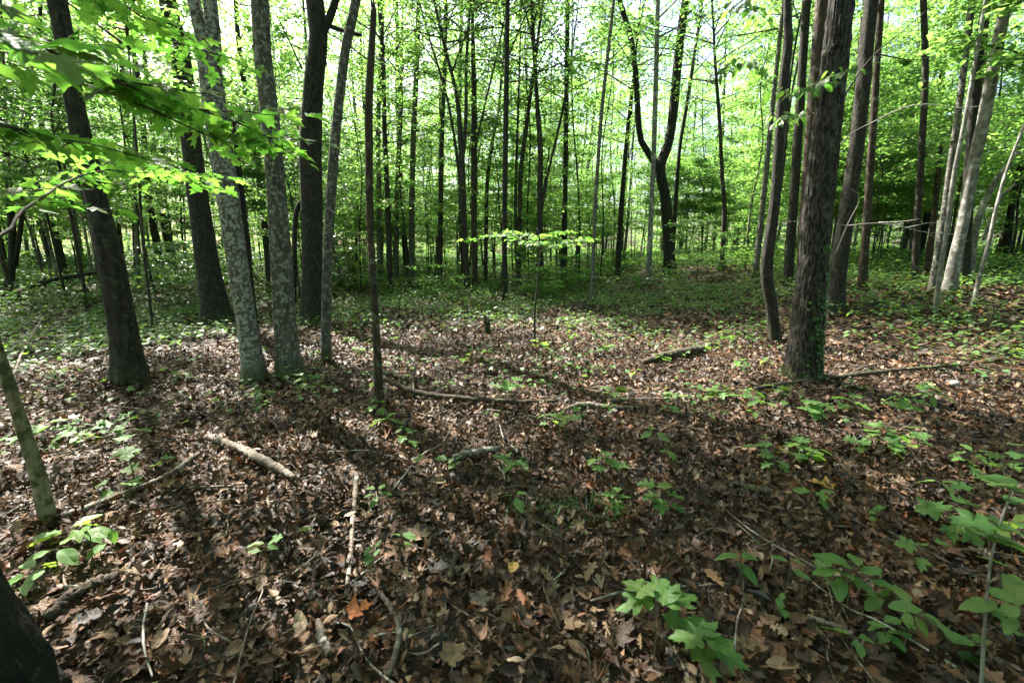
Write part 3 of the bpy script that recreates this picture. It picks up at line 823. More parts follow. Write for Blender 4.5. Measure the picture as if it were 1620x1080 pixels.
def tree_kind(i, understory):
    rng = np.random.default_rng(500 + i + (100 if understory else 0))
    if understory:
        H = rng.uniform(4.5, 9.5); r0 = rng.uniform(.022, .04)
        c = [np.array([0, 0, -.08])]
        for f in (.25, .5, .75, 1): c.append(np.array([rng.normal(0, .25) * f, rng.normal(0, .25) * f, H * f]))
        t = empty('understory_maple', (0, 0, 0))
        mb = MB(); D = trunk_tube(mb, np.array(c), r0 * np.array([1.1, .95, .75, .5, .15]), 7, 22, rng, .2, .08)
        link('trunk', mb.mesh('understory_trunk', [[BARK_THIN, BARK_GREY, BARK_DARK][i % 3]]), t)
        m3 = MB()
        crown(m3, mk_axis(D), rng.uniform(1.5, 3.2), H, rng.uniform(1.6, 2.4), rng, 34, 6, 33, .116, (0, 30), 'dart', .010, .08, .5)
        link('crown', m3.mesh('understory_crown', [LEAF_COOL if i % 4 == 3 else LEAF_MAPLE, TWIG]), t)
    else:
        H = rng.uniform(14, 19); r0 = rng.uniform(.06, .15)
        c = [np.array([0, 0, -.1])]
        ln = rng.normal(0, .05, 2)
        for f in (.25, .5, .75, 1): c.append(np.array([ln[0] * H * f + rng.normal(0, .15), ln[1] * H * f + rng.normal(0, .15), H * f]))
        t = empty('woodland_tree', (0, 0, 0))
        mb = MB(); D = trunk_tube(mb, np.array(c), r0 * np.array([1.1, .9, .72, .5, .12]), 9, 26, rng, .4, .16)
        link('trunk', mb.mesh('woodland_trunk', [[BARK_DARK, BARK_THIN, BARK_GREY][i % 3]]), t)
        m3 = MB()
        crown(m3, mk_axis(D), rng.uniform(3.2, 5.5), H, rng.uniform(2.2, 3.0), rng, 34, 6, 28, .118, (5, 50), 'kite', .022, .16, .45)
        link('crown', m3.mesh('woodland_crown', [LEAF_MAPLE if i % 2 else LEAF_CANOPY, TWIG]), t)
    return t

def pole_kind(i):
    rng = np.random.default_rng(800 + i)
    H = rng.uniform(9, 14); r0 = rng.uniform(.03, .055)
    t = empty('slender_tree', (0, 0, 0))
    ln = rng.normal(0, .05, 2)
    c = [np.array([0, 0, -.1])] + [np.array([ln[0] * H * f + rng.normal(0, .12), ln[1] * H * f + rng.normal(0, .12), H * f]) for f in (.25, .5, .75, 1)]
    mb = MB(); D = trunk_tube(mb, np.array(c), r0 * np.array([1.1, .95, .8, .6, .15]), 7, 24, rng, .3, .1)
    link('trunk', mb.mesh('slender_trunk', [[BARK_DARK, BARK_GREY, BARK_THIN, BARK_THIN, BARK_PALE][i % 5]]), t)
    m3 = MB(); crown(m3, mk_axis(D), H * .5, H, 1.5, rng, 18, 5, 14, .13, (20, 55), 'kite', .012, .12, .5)
    link('crown', m3.mesh('slender_crown', [LEAF_MAPLE, TWIG]), t)
    return t

def poisson(rng, n, rmin, rmax, amax, dmin, others, bias=1.0):
    out = []
    tries = 0
    while len(out) < n and tries < 20000:
        tries += 1
        r = rmin + (rmax - rmin) * rng.uniform() ** bias
        a = rng.uniform(-amax, amax)
        p = np.array([r * math.sin(a), r * math.cos(a)])
        if all((p[0] - q[0]) ** 2 + (p[1] - q[1]) ** 2 > dmin * dmin for q in others + out):
            out.append(p)
    return out

rng = np.random.default_rng(77)
hand_xy = [np.array([o.location.x, o.location.y]) for o in scene.objects if o.type == 'EMPTY' and o.get('category') == 'tree']
extra = [at(px_, 430, d_)[:2] for px_, d_ in ((425, 15.5), (395, 21), (540, 19), (650, 20), (690, 27), (560, 26), (985, 27), (1110, 30), (1590, 17))]
canopy = extra + poisson(rng, 48, 17.5, 46, R(56), 2.2, hand_xy + extra, .8)
under = poisson(rng, 190, 13.5, 44, R(54), 1.1, hand_xy + canopy, .8)
def clear_view(p):
    px = 810 + FPX * p[0] / p[1] * .98
    if abs(px - 1050) < 95 and p[1] < 25: return False
    if 560 < px < 1000 and p[1] < 17: return False
    return True
under = [p for p in under if clear_view(p)]; canopy = extra + [p for p in canopy[len(extra):] if clear_view(p)]
kinds_c = [tree_kind(i, False) for i in range(6)]
kinds_u = [tree_kind(i, True) for i in range(7)]
def spread(spots, kinds, nm, words, group, cat='tree'):
    used = set()
    for p in sorted(spots, key=lambda q: q[0] / q[1]):
        i = int(rng.integers(len(kinds)))
        o = kinds[i] if i not in used else copy_tree(kinds[i])
        used.add(i)
        z = gz1(p[0], p[1])
        s = rng.uniform(.82, 1.15)
        o.location = (p[0], p[1], z); o.rotation_euler = (0, 0, rng.uniform(0, 6.28)); o.scale = (s, s, s)
        px, _, _ = pix((p[0], p[1], z))
        tag(o, words + ', ' + place_label(nm, px), cat, group)
    for i, k in enumerate(kinds):
        if i not in used:
            for ch in list(k.children): bpy.data.objects.remove(ch)
            bpy.data.objects.remove(k)
spread(canopy, kinds_c, 'canopy', 'tall slim trunk in the wood behind', 'trees of the wood behind')
poles = [p for p in poisson(rng, 95, 13, 36, R(53), .8, hand_xy + canopy + under, .8) if clear_view(p)]
spread(poles, [pole_kind(i) for i in range(5)], 'pole', 'slender pole-like tree in the wood behind', 'slender trees of the wood behind')
spread(under, kinds_u, 'under', 'leafy understory maple in the wood behind', 'understory maples in the wood behind')

# far woods that read as one green mass, and the wood that continues around the camera
def woods_mass(name, label, spots, leaf, nleaf, lsize, rng, low, hr=(11, 18), ncl=46, ex=1.25):
    mb = MB()
    shp = flat_leaf('kite')
    A, B, ra, rb = [], [], [], []
    for p in spots:
        z = gz1(p[0], p[1]); H = rng.uniform(*hr); r0 = rng.uniform(.06, .16)
        mid = np.array([p[0] + rng.normal(0, .3), p[1] + rng.normal(0, .3), z + H * .5])
        A += [[p[0], p[1], z - .1], mid]; B += [mid, [mid[0] + rng.normal(0, .4), mid[1] + rng.normal(0, .4), z + H * .95]]
        ra += [r0, r0 * .7]; rb += [r0 * .7, r0 * .2]
        h = z + low + (H - low) * rng.uniform(0, 1, ncl) ** ex
        a = rng.uniform(0, 6.28, ncl); rr = 2.6 * np.sqrt(rng.uniform(0, 1, ncl))
        cc = np.stack([p[0] + rr * np.cos(a), p[1] + rr * np.sin(a), h], 1)
        P = (cc[:, None] + rng.standard_normal((ncl, nleaf, 3)) * np.array([.55, .55, .2])).reshape(-1, 3)
        scatter(mb, shp, P, lsize * rng.uniform(.6, 1.3, len(P)), rng, .5, None, 0)
    add_rods(mb, A, B, ra, rb, 6, 1)
    o = link(name, mb.mesh(name, [leaf, BARK_THIN]))
    tag(o, label, None, None, 'stuff')
    return o
rng = np.random.default_rng(91)
far = poisson(rng, 150, 42, 80, R(58), 2.4, [])
woods_mass('far_woods', 'hazy bright green far woods closing the view behind all the trunks', far, LEAF_MAPLE, 40, .26, rng, .2, (15, 27), 64, 1.1)
side = []
for p in poisson(rng, 400, 4.5, 26, math.pi, 3.3, hand_xy + canopy):
    a = math.atan2(p[0], p[1])
    if np.hypot(*p) < 12 and abs(a) < R(72): continue
    if a > R(58) or a < -R(100) or (a < -R(58) and np.hypot(*p) > 14):
        side.append(p)
woods_mass('surrounding_woods', 'green woods going on beyond both picture edges', side, LEAF_CANOPY, 20, .24, rng, 3.2, (10, 17), 60, 1.0)


# ------------------------------------------------------------------ near leaves: shared meshes
def leaf_meshes(kind, mat, n, seed, curl=(-.25, .25), droop=(.02, .22), fold=(.0, .16), name='leaf'):
    rg = np.random.default_rng(seed)
    out = []
    for i in range(n):
        V, T = leaf_shape(kind, rg.uniform(*curl), rg.uniform(*droop), rg.uniform(*fold), rg.uniform(-.25, .25), True, seed * 31 + i)
        out.append(make_mesh(name, V, [T], [mat]))
    return out
NEAR = {k: leaf_meshes(k, LEAF_HERB, 4, 40 + i) for i, k in enumerate(('maple', 'sassafras', 'oval', 'narrow'))}
NEAR['sassafras'] = leaf_meshes('round', LEAF_HERB, 5, 47)
NEAR['branch_maple'] = leaf_meshes('maple', LEAF_NEAR, 5, 60, droop=(.1, .4))
NEAR['branch_oval'] = leaf_meshes('oval', LEAF_NEAR, 4, 61, droop=(.1, .5))

def leaf_matrix(p, yaw, pitch, roll, s, w=1.0):
    """petiole end at p, pointing along yaw (0 = +X), pitch up, rolled about its midrib"""
    M = Matrix.Rotation(yaw - math.pi / 2, 4, 'Z') @ Matrix.Rotation(pitch, 4, 'X') @ Matrix.Rotation(roll, 4, 'Y')
    return Matrix.Translation(Vector(p)) @ M @ Matrix.Diagonal((s * w, s, s, 1))

def add_leaf(parent, kind, p, yaw, pitch, roll, s, rng, w=1.0):
    ms = NEAR[kind]
    return link('leaf', ms[int(rng.integers(len(ms)))], parent, leaf_matrix(p, yaw, pitch, roll, s, w))

def leafy_branch(tree, path, r0, kind, size, step, rng, nsub=5, sub=(.25, .5), mat=TWIG, name='branch', leaf_from=.15, cup=.0):
    """branch mesh under tree with every leaf a child of the branch; path in world coordinates"""
    loc = np.array(tree.location)
    E = spline(np.asarray(path, float) - loc, 30)
    mb = MB()
    add_tube(mb, E, np.linspace(r0, .0015, 30), 6)
    lines = [(E[int(30 * leaf_from):], True)]
    for k in range(nsub):
        i = int(30 * (leaf_from + (1 - leaf_from) * (k + .5) / nsub * .9))
        d = E[min(i + 1, 29)] - E[i - 1]
        a = math.atan2(d[1], d[0]) + (1 if k % 2 else -1) * rng.uniform(.5, 1.0)
        ln = rng.uniform(*sub)
        q = np.stack([E[i] + np.array([math.cos(a) * t, math.sin(a) * t, rng.uniform(-.02, .05) * t - .1 * t * t]) for t in np.linspace(0, ln, 7)])
        add_tube(mb, q, np.linspace(max(.002, r0 * .4), .001, 7), 4)
        lines.append((q, False))
    leaves = []
    for q, main in lines:
        s = np.concatenate([[0], np.cumsum(np.linalg.norm(np.diff(q, axis=0), axis=1))])
        m = max(2, int(s[-1] / step))
        for j in range(m + 1):
            t = s[-1] * (j + .3) / (m + .3)
            p = np.array([np.interp(t, s, q[:, c]) for c in range(3)])
            p2 = np.array([np.interp(min(t + .02, s[-1]), s, q[:, c]) for c in range(3)]) - np.array([np.interp(t - .02, s, q[:, c]) for c in range(3)])
            a = math.atan2(p2[1], p2[0])
            for sd in ((-1, 1) if j < m else (0,)):
                if rng.uniform() < .12: continue
                ya = a + sd * rng.uniform(.6, 1.3)
                pet = rng.uniform(.3, .6) * size
                e = p + np.array([math.cos(ya) * pet, math.sin(ya) * pet, rng.uniform(-.1, .35) * pet])
                add_rods(mb, [p], [e], [.0012], [.0008], 3)
                leaves.append((e, ya + rng.normal(0, .3), rng.normal(-.25 - cup, .22), rng.normal(0, .3), size * rng.uniform(.65, 1.2)))
    b = link(name, mb.mesh(name, [mat]), tree)
    for e, ya, pi_, ro, s_ in leaves:
        add_leaf(b, kind, e, ya, pi_, ro, s_, rng)
    return b

def px_path(pts):
    return [at(x, y, Y) for x, y, Y in pts]

# the maple just outside the left edge whose branches hang into the picture
rng = np.random.default_rng(5)
mp = empty('maple_sapling', (-2.75, 1.25, gz1(-2.75, 1.25)), 'maple outside the upper left corner whose big lobed leaves hang across the first trunks', 'tree')
mb = MB()
trunk_tube(mb, np.array([[0, 0, -.1], [.05, 0, 1.4], [0, .1, 2.8], [.1, .1, 4.2]]), np.array([.05, .042, .03, .012]), 14, 40, rng, .3, .1)
link('trunk', mb.mesh('maple_trunk', [BARK_GREY]), mp)
T0 = lambda z: [-2.75, 1.28, z]
leafy_branch(mp, [T0(2.0)] + px_path([(-90, 60, 1.5), (60, 75, 1.55), (170, 125, 1.75), (290, 165, 2.0), (400, 205, 2.3), (480, 258, 2.6)]), .012, 'branch_maple', .097, .085, rng, 11, (.2, .45))
leafy_branch(mp, [T0(2.2)] + px_path([(-60, 40, 1.7), (100, 120, 1.9), (220, 165, 1.9), (330, 215, 2.2), (410, 240, 2.5)]), .010, 'branch_maple', .085, .085, rng, 10, (.2, .45))
leafy_branch(mp, [T0(1.9)] + px_path([(-80, 190, 1.3), (60, 215, 1.6), (150, 235, 2.0), (250, 262, 2.5), (330, 300, 2.9)]), .009, 'branch_maple', .085, .09, rng, 9, (.2, .5))
leafy_branch(mp, [T0(1.5)] + px_path([(-60, 390, 1.5), (40, 330, 1.8), (130, 278, 2.3), (230, 268, 2.8), (350, 300, 3.3)]), .009, 'branch_maple', .085, .1, rng, 8, (.2, .5), leaf_from=.45)
leafy_branch(mp, [T0(3.0)] + px_path([(60, -60, 1.9), (180, 0, 2.3), (270, 60, 2.8), (330, 120, 3.2)]), .009, 'branch_maple', .075, .075, rng, 10, (.25, .5), leaf_from=.3)
leafy_branch(mp, [T0(2.1)] + px_path([(-70, 80, .9), (20, 75, .8), (75, 95, .75)]), .006, 'branch_maple', .09, .12, rng, 2, (.1, .15), leaf_from=.6)

# ------------------------------------------------------------------ flat topped sapling in the middle, leafy sprays on the right trunks
rng = np.random.default_rng(6)
b = gpt(847, 552); Y = b[1]
ft = empty('flat_topped_sapling', b, 'thin black stemmed sapling with one flat tier of bright leaves, in the picture centre', 'sapling')
mb = MB()
P = np.array([b - [0, 0, .05], at(846, 500, Y), at(851, 440, Y), at(855, 395, Y), at(850, 360, Y)]) - b
add_tube(mb, spline(P, 24), np.linspace(.018, .009, 24), 7)
link('trunk', mb.mesh('sapling_stem', [BARK_DARK]), ft)
for pts in ([(853, 400, Y), (880, 388, Y - .2), (915, 378, Y - .5), (938, 380, Y - .7)], [(853, 396, Y), (820, 376, Y - .1), (785, 372, Y - .2), (745, 382, Y - .3)],
            [(852, 385, Y), (840, 372, Y + .4), (800, 365, Y + .9)], [(852, 385, Y), (870, 370, Y + .4), (905, 366, Y + .8)], [(852, 390, Y), (850, 384, Y - .4), (842, 384, Y - .8)]):
    leafy_branch(ft, px_path(pts), .005, 'branch_maple', .085, .10, rng, 5, (.2, .4), leaf_from=.2)
for o in list(scene.objects):
    if o.name.startswith('crooked_tree'): crooked = o
Yc = crooked.location.y
for pts in ([(1236, 160, Yc), (1215, 120, Yc - .8), (1180, 105, Yc - 1.4), (1130, 120, Yc - 1.8)], [(1233, 200, Yc), (1240, 190, Yc - .7), (1250, 180, Yc - 1.2)],
            [(1240, 60, Yc), (1200, 20, Yc - .8), (1160, 10, Yc - 1.5)]):
    leafy_branch(crooked, px_path(pts), .006, 'branch_oval', .12, .12, rng, 4, (.2, .4), leaf_from=.35, cup=.3)
Yb = big.location.y
for pts in ([(1302, 150, Yb), (1310, 130, Yb - .5), (1345, 110, Yb - .9)], [(1300, 170, Yb), (1280, 140, Yb - .5), (1262, 150, Yb - .8)]):
    leafy_branch(big, px_path(pts), .006, 'branch_oval', .10, .10, rng, 3, (.2, .35), leaf_from=.4, cup=.3)

# bleached dead twigs that reach out from the brown-black trunk and the pale cluster
def dead_branch(tree, lines, mat, r):
    loc = np.array(tree.location); Y = tree.location.y
    mb = MB()
    for ln in lines:
        E = spline(np.array([at(x, y, Y + dy) - loc for x, y, dy in ln]), 16)
        add_tube(mb, E, np.linspace(r, r * .3, 16), 5)
        r *= .85
    link('dead_branch', mb.mesh('dead_branch', [mat]), tree)
def find(lbl):
    for o in scene.objects:
        if lbl in (o.get('label') or ''): return o
t = find('brown-black trunk behind')
dead_branch(t, [[(1322, 402, -.2), (1340, 357, -.5), (1360, 315, -.7), (1347, 299, -.8)], [(1340, 357, -.5), (1390, 353, -.6), (1433, 360, -.7), (1462, 367, -.8), (1514, 371, -.9)],
                [(1390, 352, -.6), (1430, 350, -.9), (1456, 346, -1.1)], [(1433, 360, -.7), (1480, 352, -.9), (1530, 360, -1.1)], [(1340, 357, -.5), (1310, 352, -.6), (1270, 350, -.8), (1225, 352, -.9)], [(1462, 366, -.8), (1500, 385, -.9), (1545, 378, -1)]], PALETWIG, .011)
dead_branch(t, [[(1325, 236, -.2), (1345, 212, -.4), (1378, 195, -.6), (1427, 171, -.8), (1469, 165, -1), (1514, 171, -1.1), (1570, 166, -1.2)]], PALETWIG, .010)
dead_branch(big, [[(1330, 165, .1), (1352, 125, .1), (1385, 85, .1), (1425, 52, .1), (1480, 5, .1)], [(1385, 85, .1), (1440, 95, .2), (1480, 90, .3)]], TWIG, .010)
t = find('ramrod')
dead_branch(find('vine-looped') or find('looping vine'), [[(478, 110, -.1), (455, 60, -.3), (432, 15, -.5)], [(478, 78, -.1), (460, 70, -.3), (440, 62, -.5)]], TWIG, .012)

# ------------------------------------------------------------------ ivy on the furrowed trunk
rng = np.random.default_rng(8)
iv = empty('ivy_vine', big.location, 'dark green ivy climbing the right side of the big furrowed trunk foot', 'ivy')
tv = [c for c in big.children if c.name.startswith('trunk')][0]
co = np.empty(len(tv.data.vertices) * 3, np.float32); tv.data.vertices.foreach_get('co', co); co = co.reshape(-1, 3)
nn = np.empty(len(tv.data.vertices) * 3, np.float32); tv.data.vertices.foreach_get('normal', nn); nn = nn.reshape(-1, 3)
view = np.array([.45, -.89, 0])
ok = (nn @ view > .45) & (co[:, 2] > .02) & (co[:, 2] < 1.55) & (nn[:, 0] > -.05)
idx = np.nonzero(ok)[0]
pr = np.exp(-((co[idx, 2] - .35) / .75) ** 2); pr /= pr.sum()
pick = rng.choice(idx, 330, p=pr)
mb = MB()
V, T = leaf_shape('star', 0, .1, .1, 0, False, 3)
for p, n_ in zip(co[pick], nn[pick]):
    n_ = n_ + rng.normal(0, .35, 3); n_ /= np.linalg.norm(n_)
    d = np.array([rng.normal(0, .6), rng.normal(0, .3), -1.0]); d -= n_ * d.dot(n_); d /= np.linalg.norm(d)
    bx = np.cross(d, n_); s = rng.uniform(.03, .06)
    mb.add(p + n_ * .02 + s * (V[:, :1] * bx + V[:, 1:2] * d + V[:, 2:3] * n_), T)
link('foliage', mb.mesh('ivy_foliage', [LEAF_IVY]), iv)
mb = MB()
for k in range(4):
    hs = np.linspace(0, rng.uniform(.8, 1.5), 16); q = []
    aa = .45 + .25 * k
    for h in hs:
        j = idx[np.argmin(np.abs(co[idx, 2] - h) * 3 + np.abs(np.arctan2(nn[idx, 0], -nn[idx, 1]) - aa - .15 * math.sin(h * 5 + k)))]
        q.append(co[j] + nn[j] * .006)
    add_tube(mb, spline(np.array(q), 30), np.full(30, .004), 5)
link('stem', mb.mesh('ivy_stem', [TWIG]), iv)

# ------------------------------------------------------------------ leaf litter
rng = np.random.default_rng(12)
def in_sector(n, r0, r1, amax):
    r = np.sqrt(rng.uniform(r0 * r0, r1 * r1, n)); a = rng.uniform(-amax, amax, n)
    return r * np.sin(a), r * np.cos(a)
mb = MB()
kinds = ['oak', 'maple', 'oval', 'oval', 'sassafras', 'narrow']
def litter(n, r0, r1, amax, smin, smax, nvar, lift, tilt, kl, ring=False):
    for v in range(nvar):
        k = kl[v % len(kl)]
        c = rng.uniform(-.6, 1.7); d = rng.uniform(-.4, .7)
        V, T = leaf_shape(k, c, d, rng.uniform(0, .35), rng.uniform(-1, 1), ring, 200 + v) if k != 'dart' and k != 'kite' else (*flat_leaf(k, rng.uniform(-.2, .4), rng.uniform(-.4, .4)),)
        V = V - np.array([0, .45, 0])
        m = n // nvar
        x, y = in_sector(m, r0, r1, amax)
        z = gz(x, y) + 0.03 * (vnoise(np.stack([x * 3, y * 3, 0 * x], 1), 3) - .5) + rng.uniform(.0, lift, m) + .004
        s = rng.uniform(smin, smax, m)
        scatter(mb, (V, T), np.stack([x, y, z], 1), s, rng, tilt, None, 0, rng.uniform(.75, 1.15))
litter(19000, .7, 4.2, R(75), .025, .078, 24, .05, .52, kinds)
litter(16000, .7, 4.2, R(75), .010, .034, 8, .045, .7, ['oval', 'narrow', 'kite', 'dart'])
litter(27000, 4.2, 8.2, R(62), .035, .085, 12, .04, .42, ['oak', 'oval', 'maple', 'narrow'])
litter(14000, 4.2, 8.2, R(62), .02, .05, 4, .05, .65, ['kite', 'dart'])
litter(17000, 8.2, 14, R(60), .08, .15, 6, .04, .40, ['dart', 'kite'])
litter(17000, 14, 30, R(58), .11, .2, 4, .04, .40, ['kite'])
for t_ in [o_ for o_ in scene.objects if o_.type == 'EMPTY' and o_.get('category') == 'tree' and 1.2 < o_.location.y < 12 and o_.children]:
    tr_ = [c_ for c_ in t_.children if c_.name.startswith('trunk')]
    if not tr_: continue
    c0 = np.array([v.co[:] for v in list(tr_[0].data.vertices)[:3 * 60]])
    rr = float(np.percentile(np.hypot(c0[:, 0], c0[:, 1]), 60))
    m = int(60 + 900 * rr)
    a = rng.uniform(0, 6.28, m); d = np.abs(rng.normal(0, 1, m))
    rad_ = rr * (1.0 + .28 * d) + .05 * d
    x = t_.location.x + rad_ * np.cos(a); y = t_.location.y + rad_ * np.sin(a)
    z = gz(x, y) + (.02 + .05 * np.exp(-d * 1.3)) * rng.uniform(.3, 1.2, m)
    for k in ('oval', 'oak', 'kite'):
        V, T = leaf_shape(k, .5, .2, .15, .3, False, 77)
        j = rng.uniform(size=m) < .4
        scatter(mb, (V - np.array([0, .45, 0]), T), np.stack([x, y, z], 1)[j], rng.uniform(.03, .085, j.sum()), rng, .8, None, 0)
o = link('leaf_litter', mb.mesh('leaf_litter', [LITTER]))
tag(o, 'thick layer of brown dead leaves covering the forest floor', None, None, 'stuff')

# the nearest fallen leaves, one by one
COLS = {'dark brown': [(.035, .019, .012), (.05, .027, .016)], 'tan': [(.20, .125, .07), (.26, .17, .10)], 'reddish brown': [(.12, .05, .024), (.15, .07, .03)],
        'slate grey': [(.055, .052, .055), (.085, .08, .08)], 'light brown': [(.14, .085, .048), (.17, .10, .06)], 'pale buff': [(.30, .22, .14), (.34, .26, .17)]}
SH = {'oak': 'lobed oak leaf', 'maple': 'dry maple leaf', 'oval': 'oval leaf'}
FL = {}
for i, (cn, cols) in enumerate(COLS.items()):
    lm = litter_mat(cn.replace(' ', '_') + '_dead_leaf', cols, True, True)
    for j, k in enumerate(SH):
        for v in range(2):
            rg = np.random.default_rng(900 + i * 10 + j + 100 * v)
            V, T = leaf_shape(k, rg.uniform(-.5, .9), rg.uniform(-.4, .6), rg.uniform(0, .35), rg.uniform(-1, 1), True, 300 + i * 7 + j + 50 * v)
            FL[(cn, k, v)] = make_mesh('fallen_leaf', V - np.array([0, .45, -.02]), [T], [lm])
rng = np.random.default_rng(21)
names = list(COLS); wts = np.array([.32, .14, .2, .1, .2, .04])
for px, py in sorted((rng.uniform(20, 1610), 1085 - 330 * rng.uniform() ** 1.25) for i in range(285)):
    p = gpt(px, py)
    if p[0] < -1.05 and p[1] < 1.25: continue
    cn = names[rng.choice(6, p=wts / wts.sum())]; k = ['oak', 'maple', 'oval'][int(rng.integers(3))]; v = int(rng.integers(2))
    s = rng.uniform(.05, .105)
    M = leaf_matrix(p + np.array([0, 0, rng.uniform(.02, .05)]), rng.uniform(0, 6.28), rng.normal(0, .35), rng.normal(0, .4), s, rng.uniform(.8, 1.1))
    o = link('fallen_leaf', FL[(cn, k, v)], None, M)
    tag(o, cn + ' ' + SH[k] + ' in near litter, ' + place_label(cn + k, px), 'fallen leaf', 'fallen leaves of the nearest litter')
def special_leaf(px, py, k, col, s, yaw, label):
    lm = litter_mat(label.split()[0] + '_fallen_leaf', col, True, True)
    V, T = leaf_shape(k, .25, .15, .12, .2, True, int(px))
    o = link('fallen_leaf', make_mesh('fallen_leaf', V - np.array([0, .45, 0]), [T], [lm]), None,
             leaf_matrix(gpt(px, py) + np.array([0, 0, .055]), yaw, .15, .1, s))
    tag(o, label, 'fallen leaf')
special_leaf(812, 916, 'oval', [(.42, .27, .06)], .085, 1.2, 'yellow oval fallen leaf, brightest one in the lower picture centre')
special_leaf(570, 982, 'maple', [(.42, .12, .03)], .10, .6, 'orange fallen leaf left of the long curved stick')
special_leaf(1295, 778, 'maple', [(.45, .24, .04)], .14, 2.2, 'golden yellow fallen leaf in the right foreground litter')
special_leaf(760, 962, 'maple', [(.11, .09, .075)], .10, 1.4, 'grey brown maple leaf spread flat below the yellow leaf')
special_leaf(690, 912, 'oak', [(.07, .065, .065)], .12, .2, 'large slate grey leaf left of the yellow leaf')
special_leaf(1130, 935, 'oak', [(.26, .15, .07)], .11, 1.9, 'tan curled leaf standing behind the sassafras seedling')
special_leaf(720, 1055, 'maple', [(.22, .14, .075)], .10, 1.0, 'tan maple leaf at the bottom picture edge, lobes folded up')
special_leaf(665, 862, 'maple', [(.21, .14, .08)], .12, .3, 'broad tan maple leaf beside the thin branching stick')

# ------------------------------------------------------------------ sticks and logs on the forest floor
def stick(name, label, cat, pts, mat, sides=8, group=None, lift=0.0, rng=None, rough=.12, forks=()):
    """pts (px, py, width px[, height m]) lying on the ground"""
    P, r = [], []
    for q in pts:
        p = gpt(q[0], q[1]); rr = w2r(p, q[2])
        p = p + np.array([0, 0, rr * .8 + .035 + lift + (q[3] if len(q) > 3 else 0)])
        P.append(p); r.append(rr)
    loc = P[0].copy(); P = np.array(P) - loc
    k = 14 + 6 * len(pts)
    E = spline(np.column_stack([P, r]), k)
    rg = np.random.default_rng(int(pts[0][0] * 3 + pts[0][1]))
    E[:, :3] += rg.normal(0, .12, (k, 3)) * E[:, 3:4]
    rad = np.clip(1 + rough * rg.standard_normal((k, sides)), .6, 1.4)
    mb = MB(); add_tube(mb, E[:, :3], E[:, 3], sides, 0, True, rad)
    o = link(name, mb.mesh(name, [mat])); o.location = loc
    tag(o, label, cat, group)
    for f in forks:
        m2 = MB(); Q = []
        for q in f:
            p = gpt(q[0], q[1]); Q.append(np.append(p + np.array([0, 0, w2r(p, q[2]) + .02 + (q[3] if len(q) > 3 else 0)]) - loc, w2r(p, q[2])))
        E2 = spline(np.array(Q), 14); add_tube(m2, E2[:, :3], E2[:, 3], 6)
        link('side_branch', m2.mesh('side_branch', [mat]), o)
    return o
stick('fallen_log', 'thin dark log lying right from the foot of the brown dead pole', 'log', [(608, 622, 9, .1), (660, 634, 9, .03), (740, 640, 9), (830, 644, 8), (882, 642, 5)], DEADDARK, 10, forks=[[(655, 632, 5), (654, 612, 4, .05), (658, 594, 3, .12)]])
stick('fallen_log', 'grey peeling branch lying in the left middle litter, pointing at the camera', 'log', [(330, 702, 15), (372, 718, 15), (412, 738, 16), (440, 752, 14), (468, 768, 9)], DEADWOOD, 12)
stick('fallen_log', 'long fallen branch slanting from the mossy sapling foot, under sunlit maple leaves', 'log', [(104, 828, 14), (150, 812, 13), (214, 786, 12), (262, 772, 10, .03), (318, 742, 9, .06)], DEADWOOD, 10, forks=[[(262, 770, 8), (290, 778, 6), (372, 776, 4)]])
stick('fallen_branch', 'long thin mossy branch passing in front of the big furrowed trunk', 'branch', [(1195, 622, 8), (1260, 612, 9), (1340, 602, 9), (1420, 592, 8), (1490, 585, 6), (1530, 582, 3)], DEADDARK, 8, forks=[[(1340, 600, 6), (1365, 590, 4, .04), (1400, 584, 3, .05)]])
stick('fallen_log', 'mossy rotten log in the middle right, left of the crooked dark trunk', 'log', [(1018, 580, 9), (1050, 573, 14), (1085, 566, 15), (1112, 561, 13)], DEADDARK, 12)
stick('fallen_log', 'dark log propped up off the ground at the far left', 'log', [(14, 486, 9, .05), (52, 480, 10, .34), (92, 476, 9, .52), (134, 473, 8, .62), (162, 471, 6, .68)], BARK_DARK, 10, forks=[[(132, 473, 5, .6), (140, 474, 4, .3), (146, 476, 4, -.05)]])
stick('stick', 'straight pale stick lying in the litter left of the yellow leaf', 'stick', [(548, 958, 6), (555, 900, 8), (559, 840, 8), (565, 762, 8)], DEADWOOD, 8)
stick('stick', 'long curved stick at the bottom, below the straight pale stick', 'stick', [(602, 950, 7), (622, 985, 9), (632, 1010, 9), (628, 1045, 9), (616, 1085, 8)], DEADWOOD, 8)
stick('stick', 'grey stick leaning up from the ground at the left edge', 'stick', [(22, 600, 4), (42, 570, 4, .12), (74, 531, 4, .3)], DEADWOOD, 7)
stick('stick', 'forked grey stick bending through the left litter', 'stick', [(424, 802, 5), (436, 832, 6), (428, 848, 6), (460, 862, 6), (480, 876, 5)], DEADWOOD, 7, forks=[[(424, 802, 4), (450, 800, 4), (530, 802, 3)]])
stick('stick', 'thick bent stick lying left of the yellow leaf', 'stick', [(712, 932, 9), (718, 905, 9), (735, 880, 9), (752, 866, 7)], DEADDARK, 8)
stick('fallen_branch', 'branching twig lying behind the sassafras patch in the picture middle', 'branch', [(895, 656, 8), (925, 648, 9), (960, 652, 7), (1010, 652, 4)], DEADWOOD, 8, forks=[[(975, 652, 6), (955, 668, 6), (935, 674, 5)], [(960, 640, 5), (1010, 637, 4), (1060, 635, 4)]])
stick('fallen_log', 'grey branch piece in the litter above the straight pale stick', 'log', [(718, 736, 12), (750, 728, 12), (790, 720, 8)], DEADWOOD, 9)
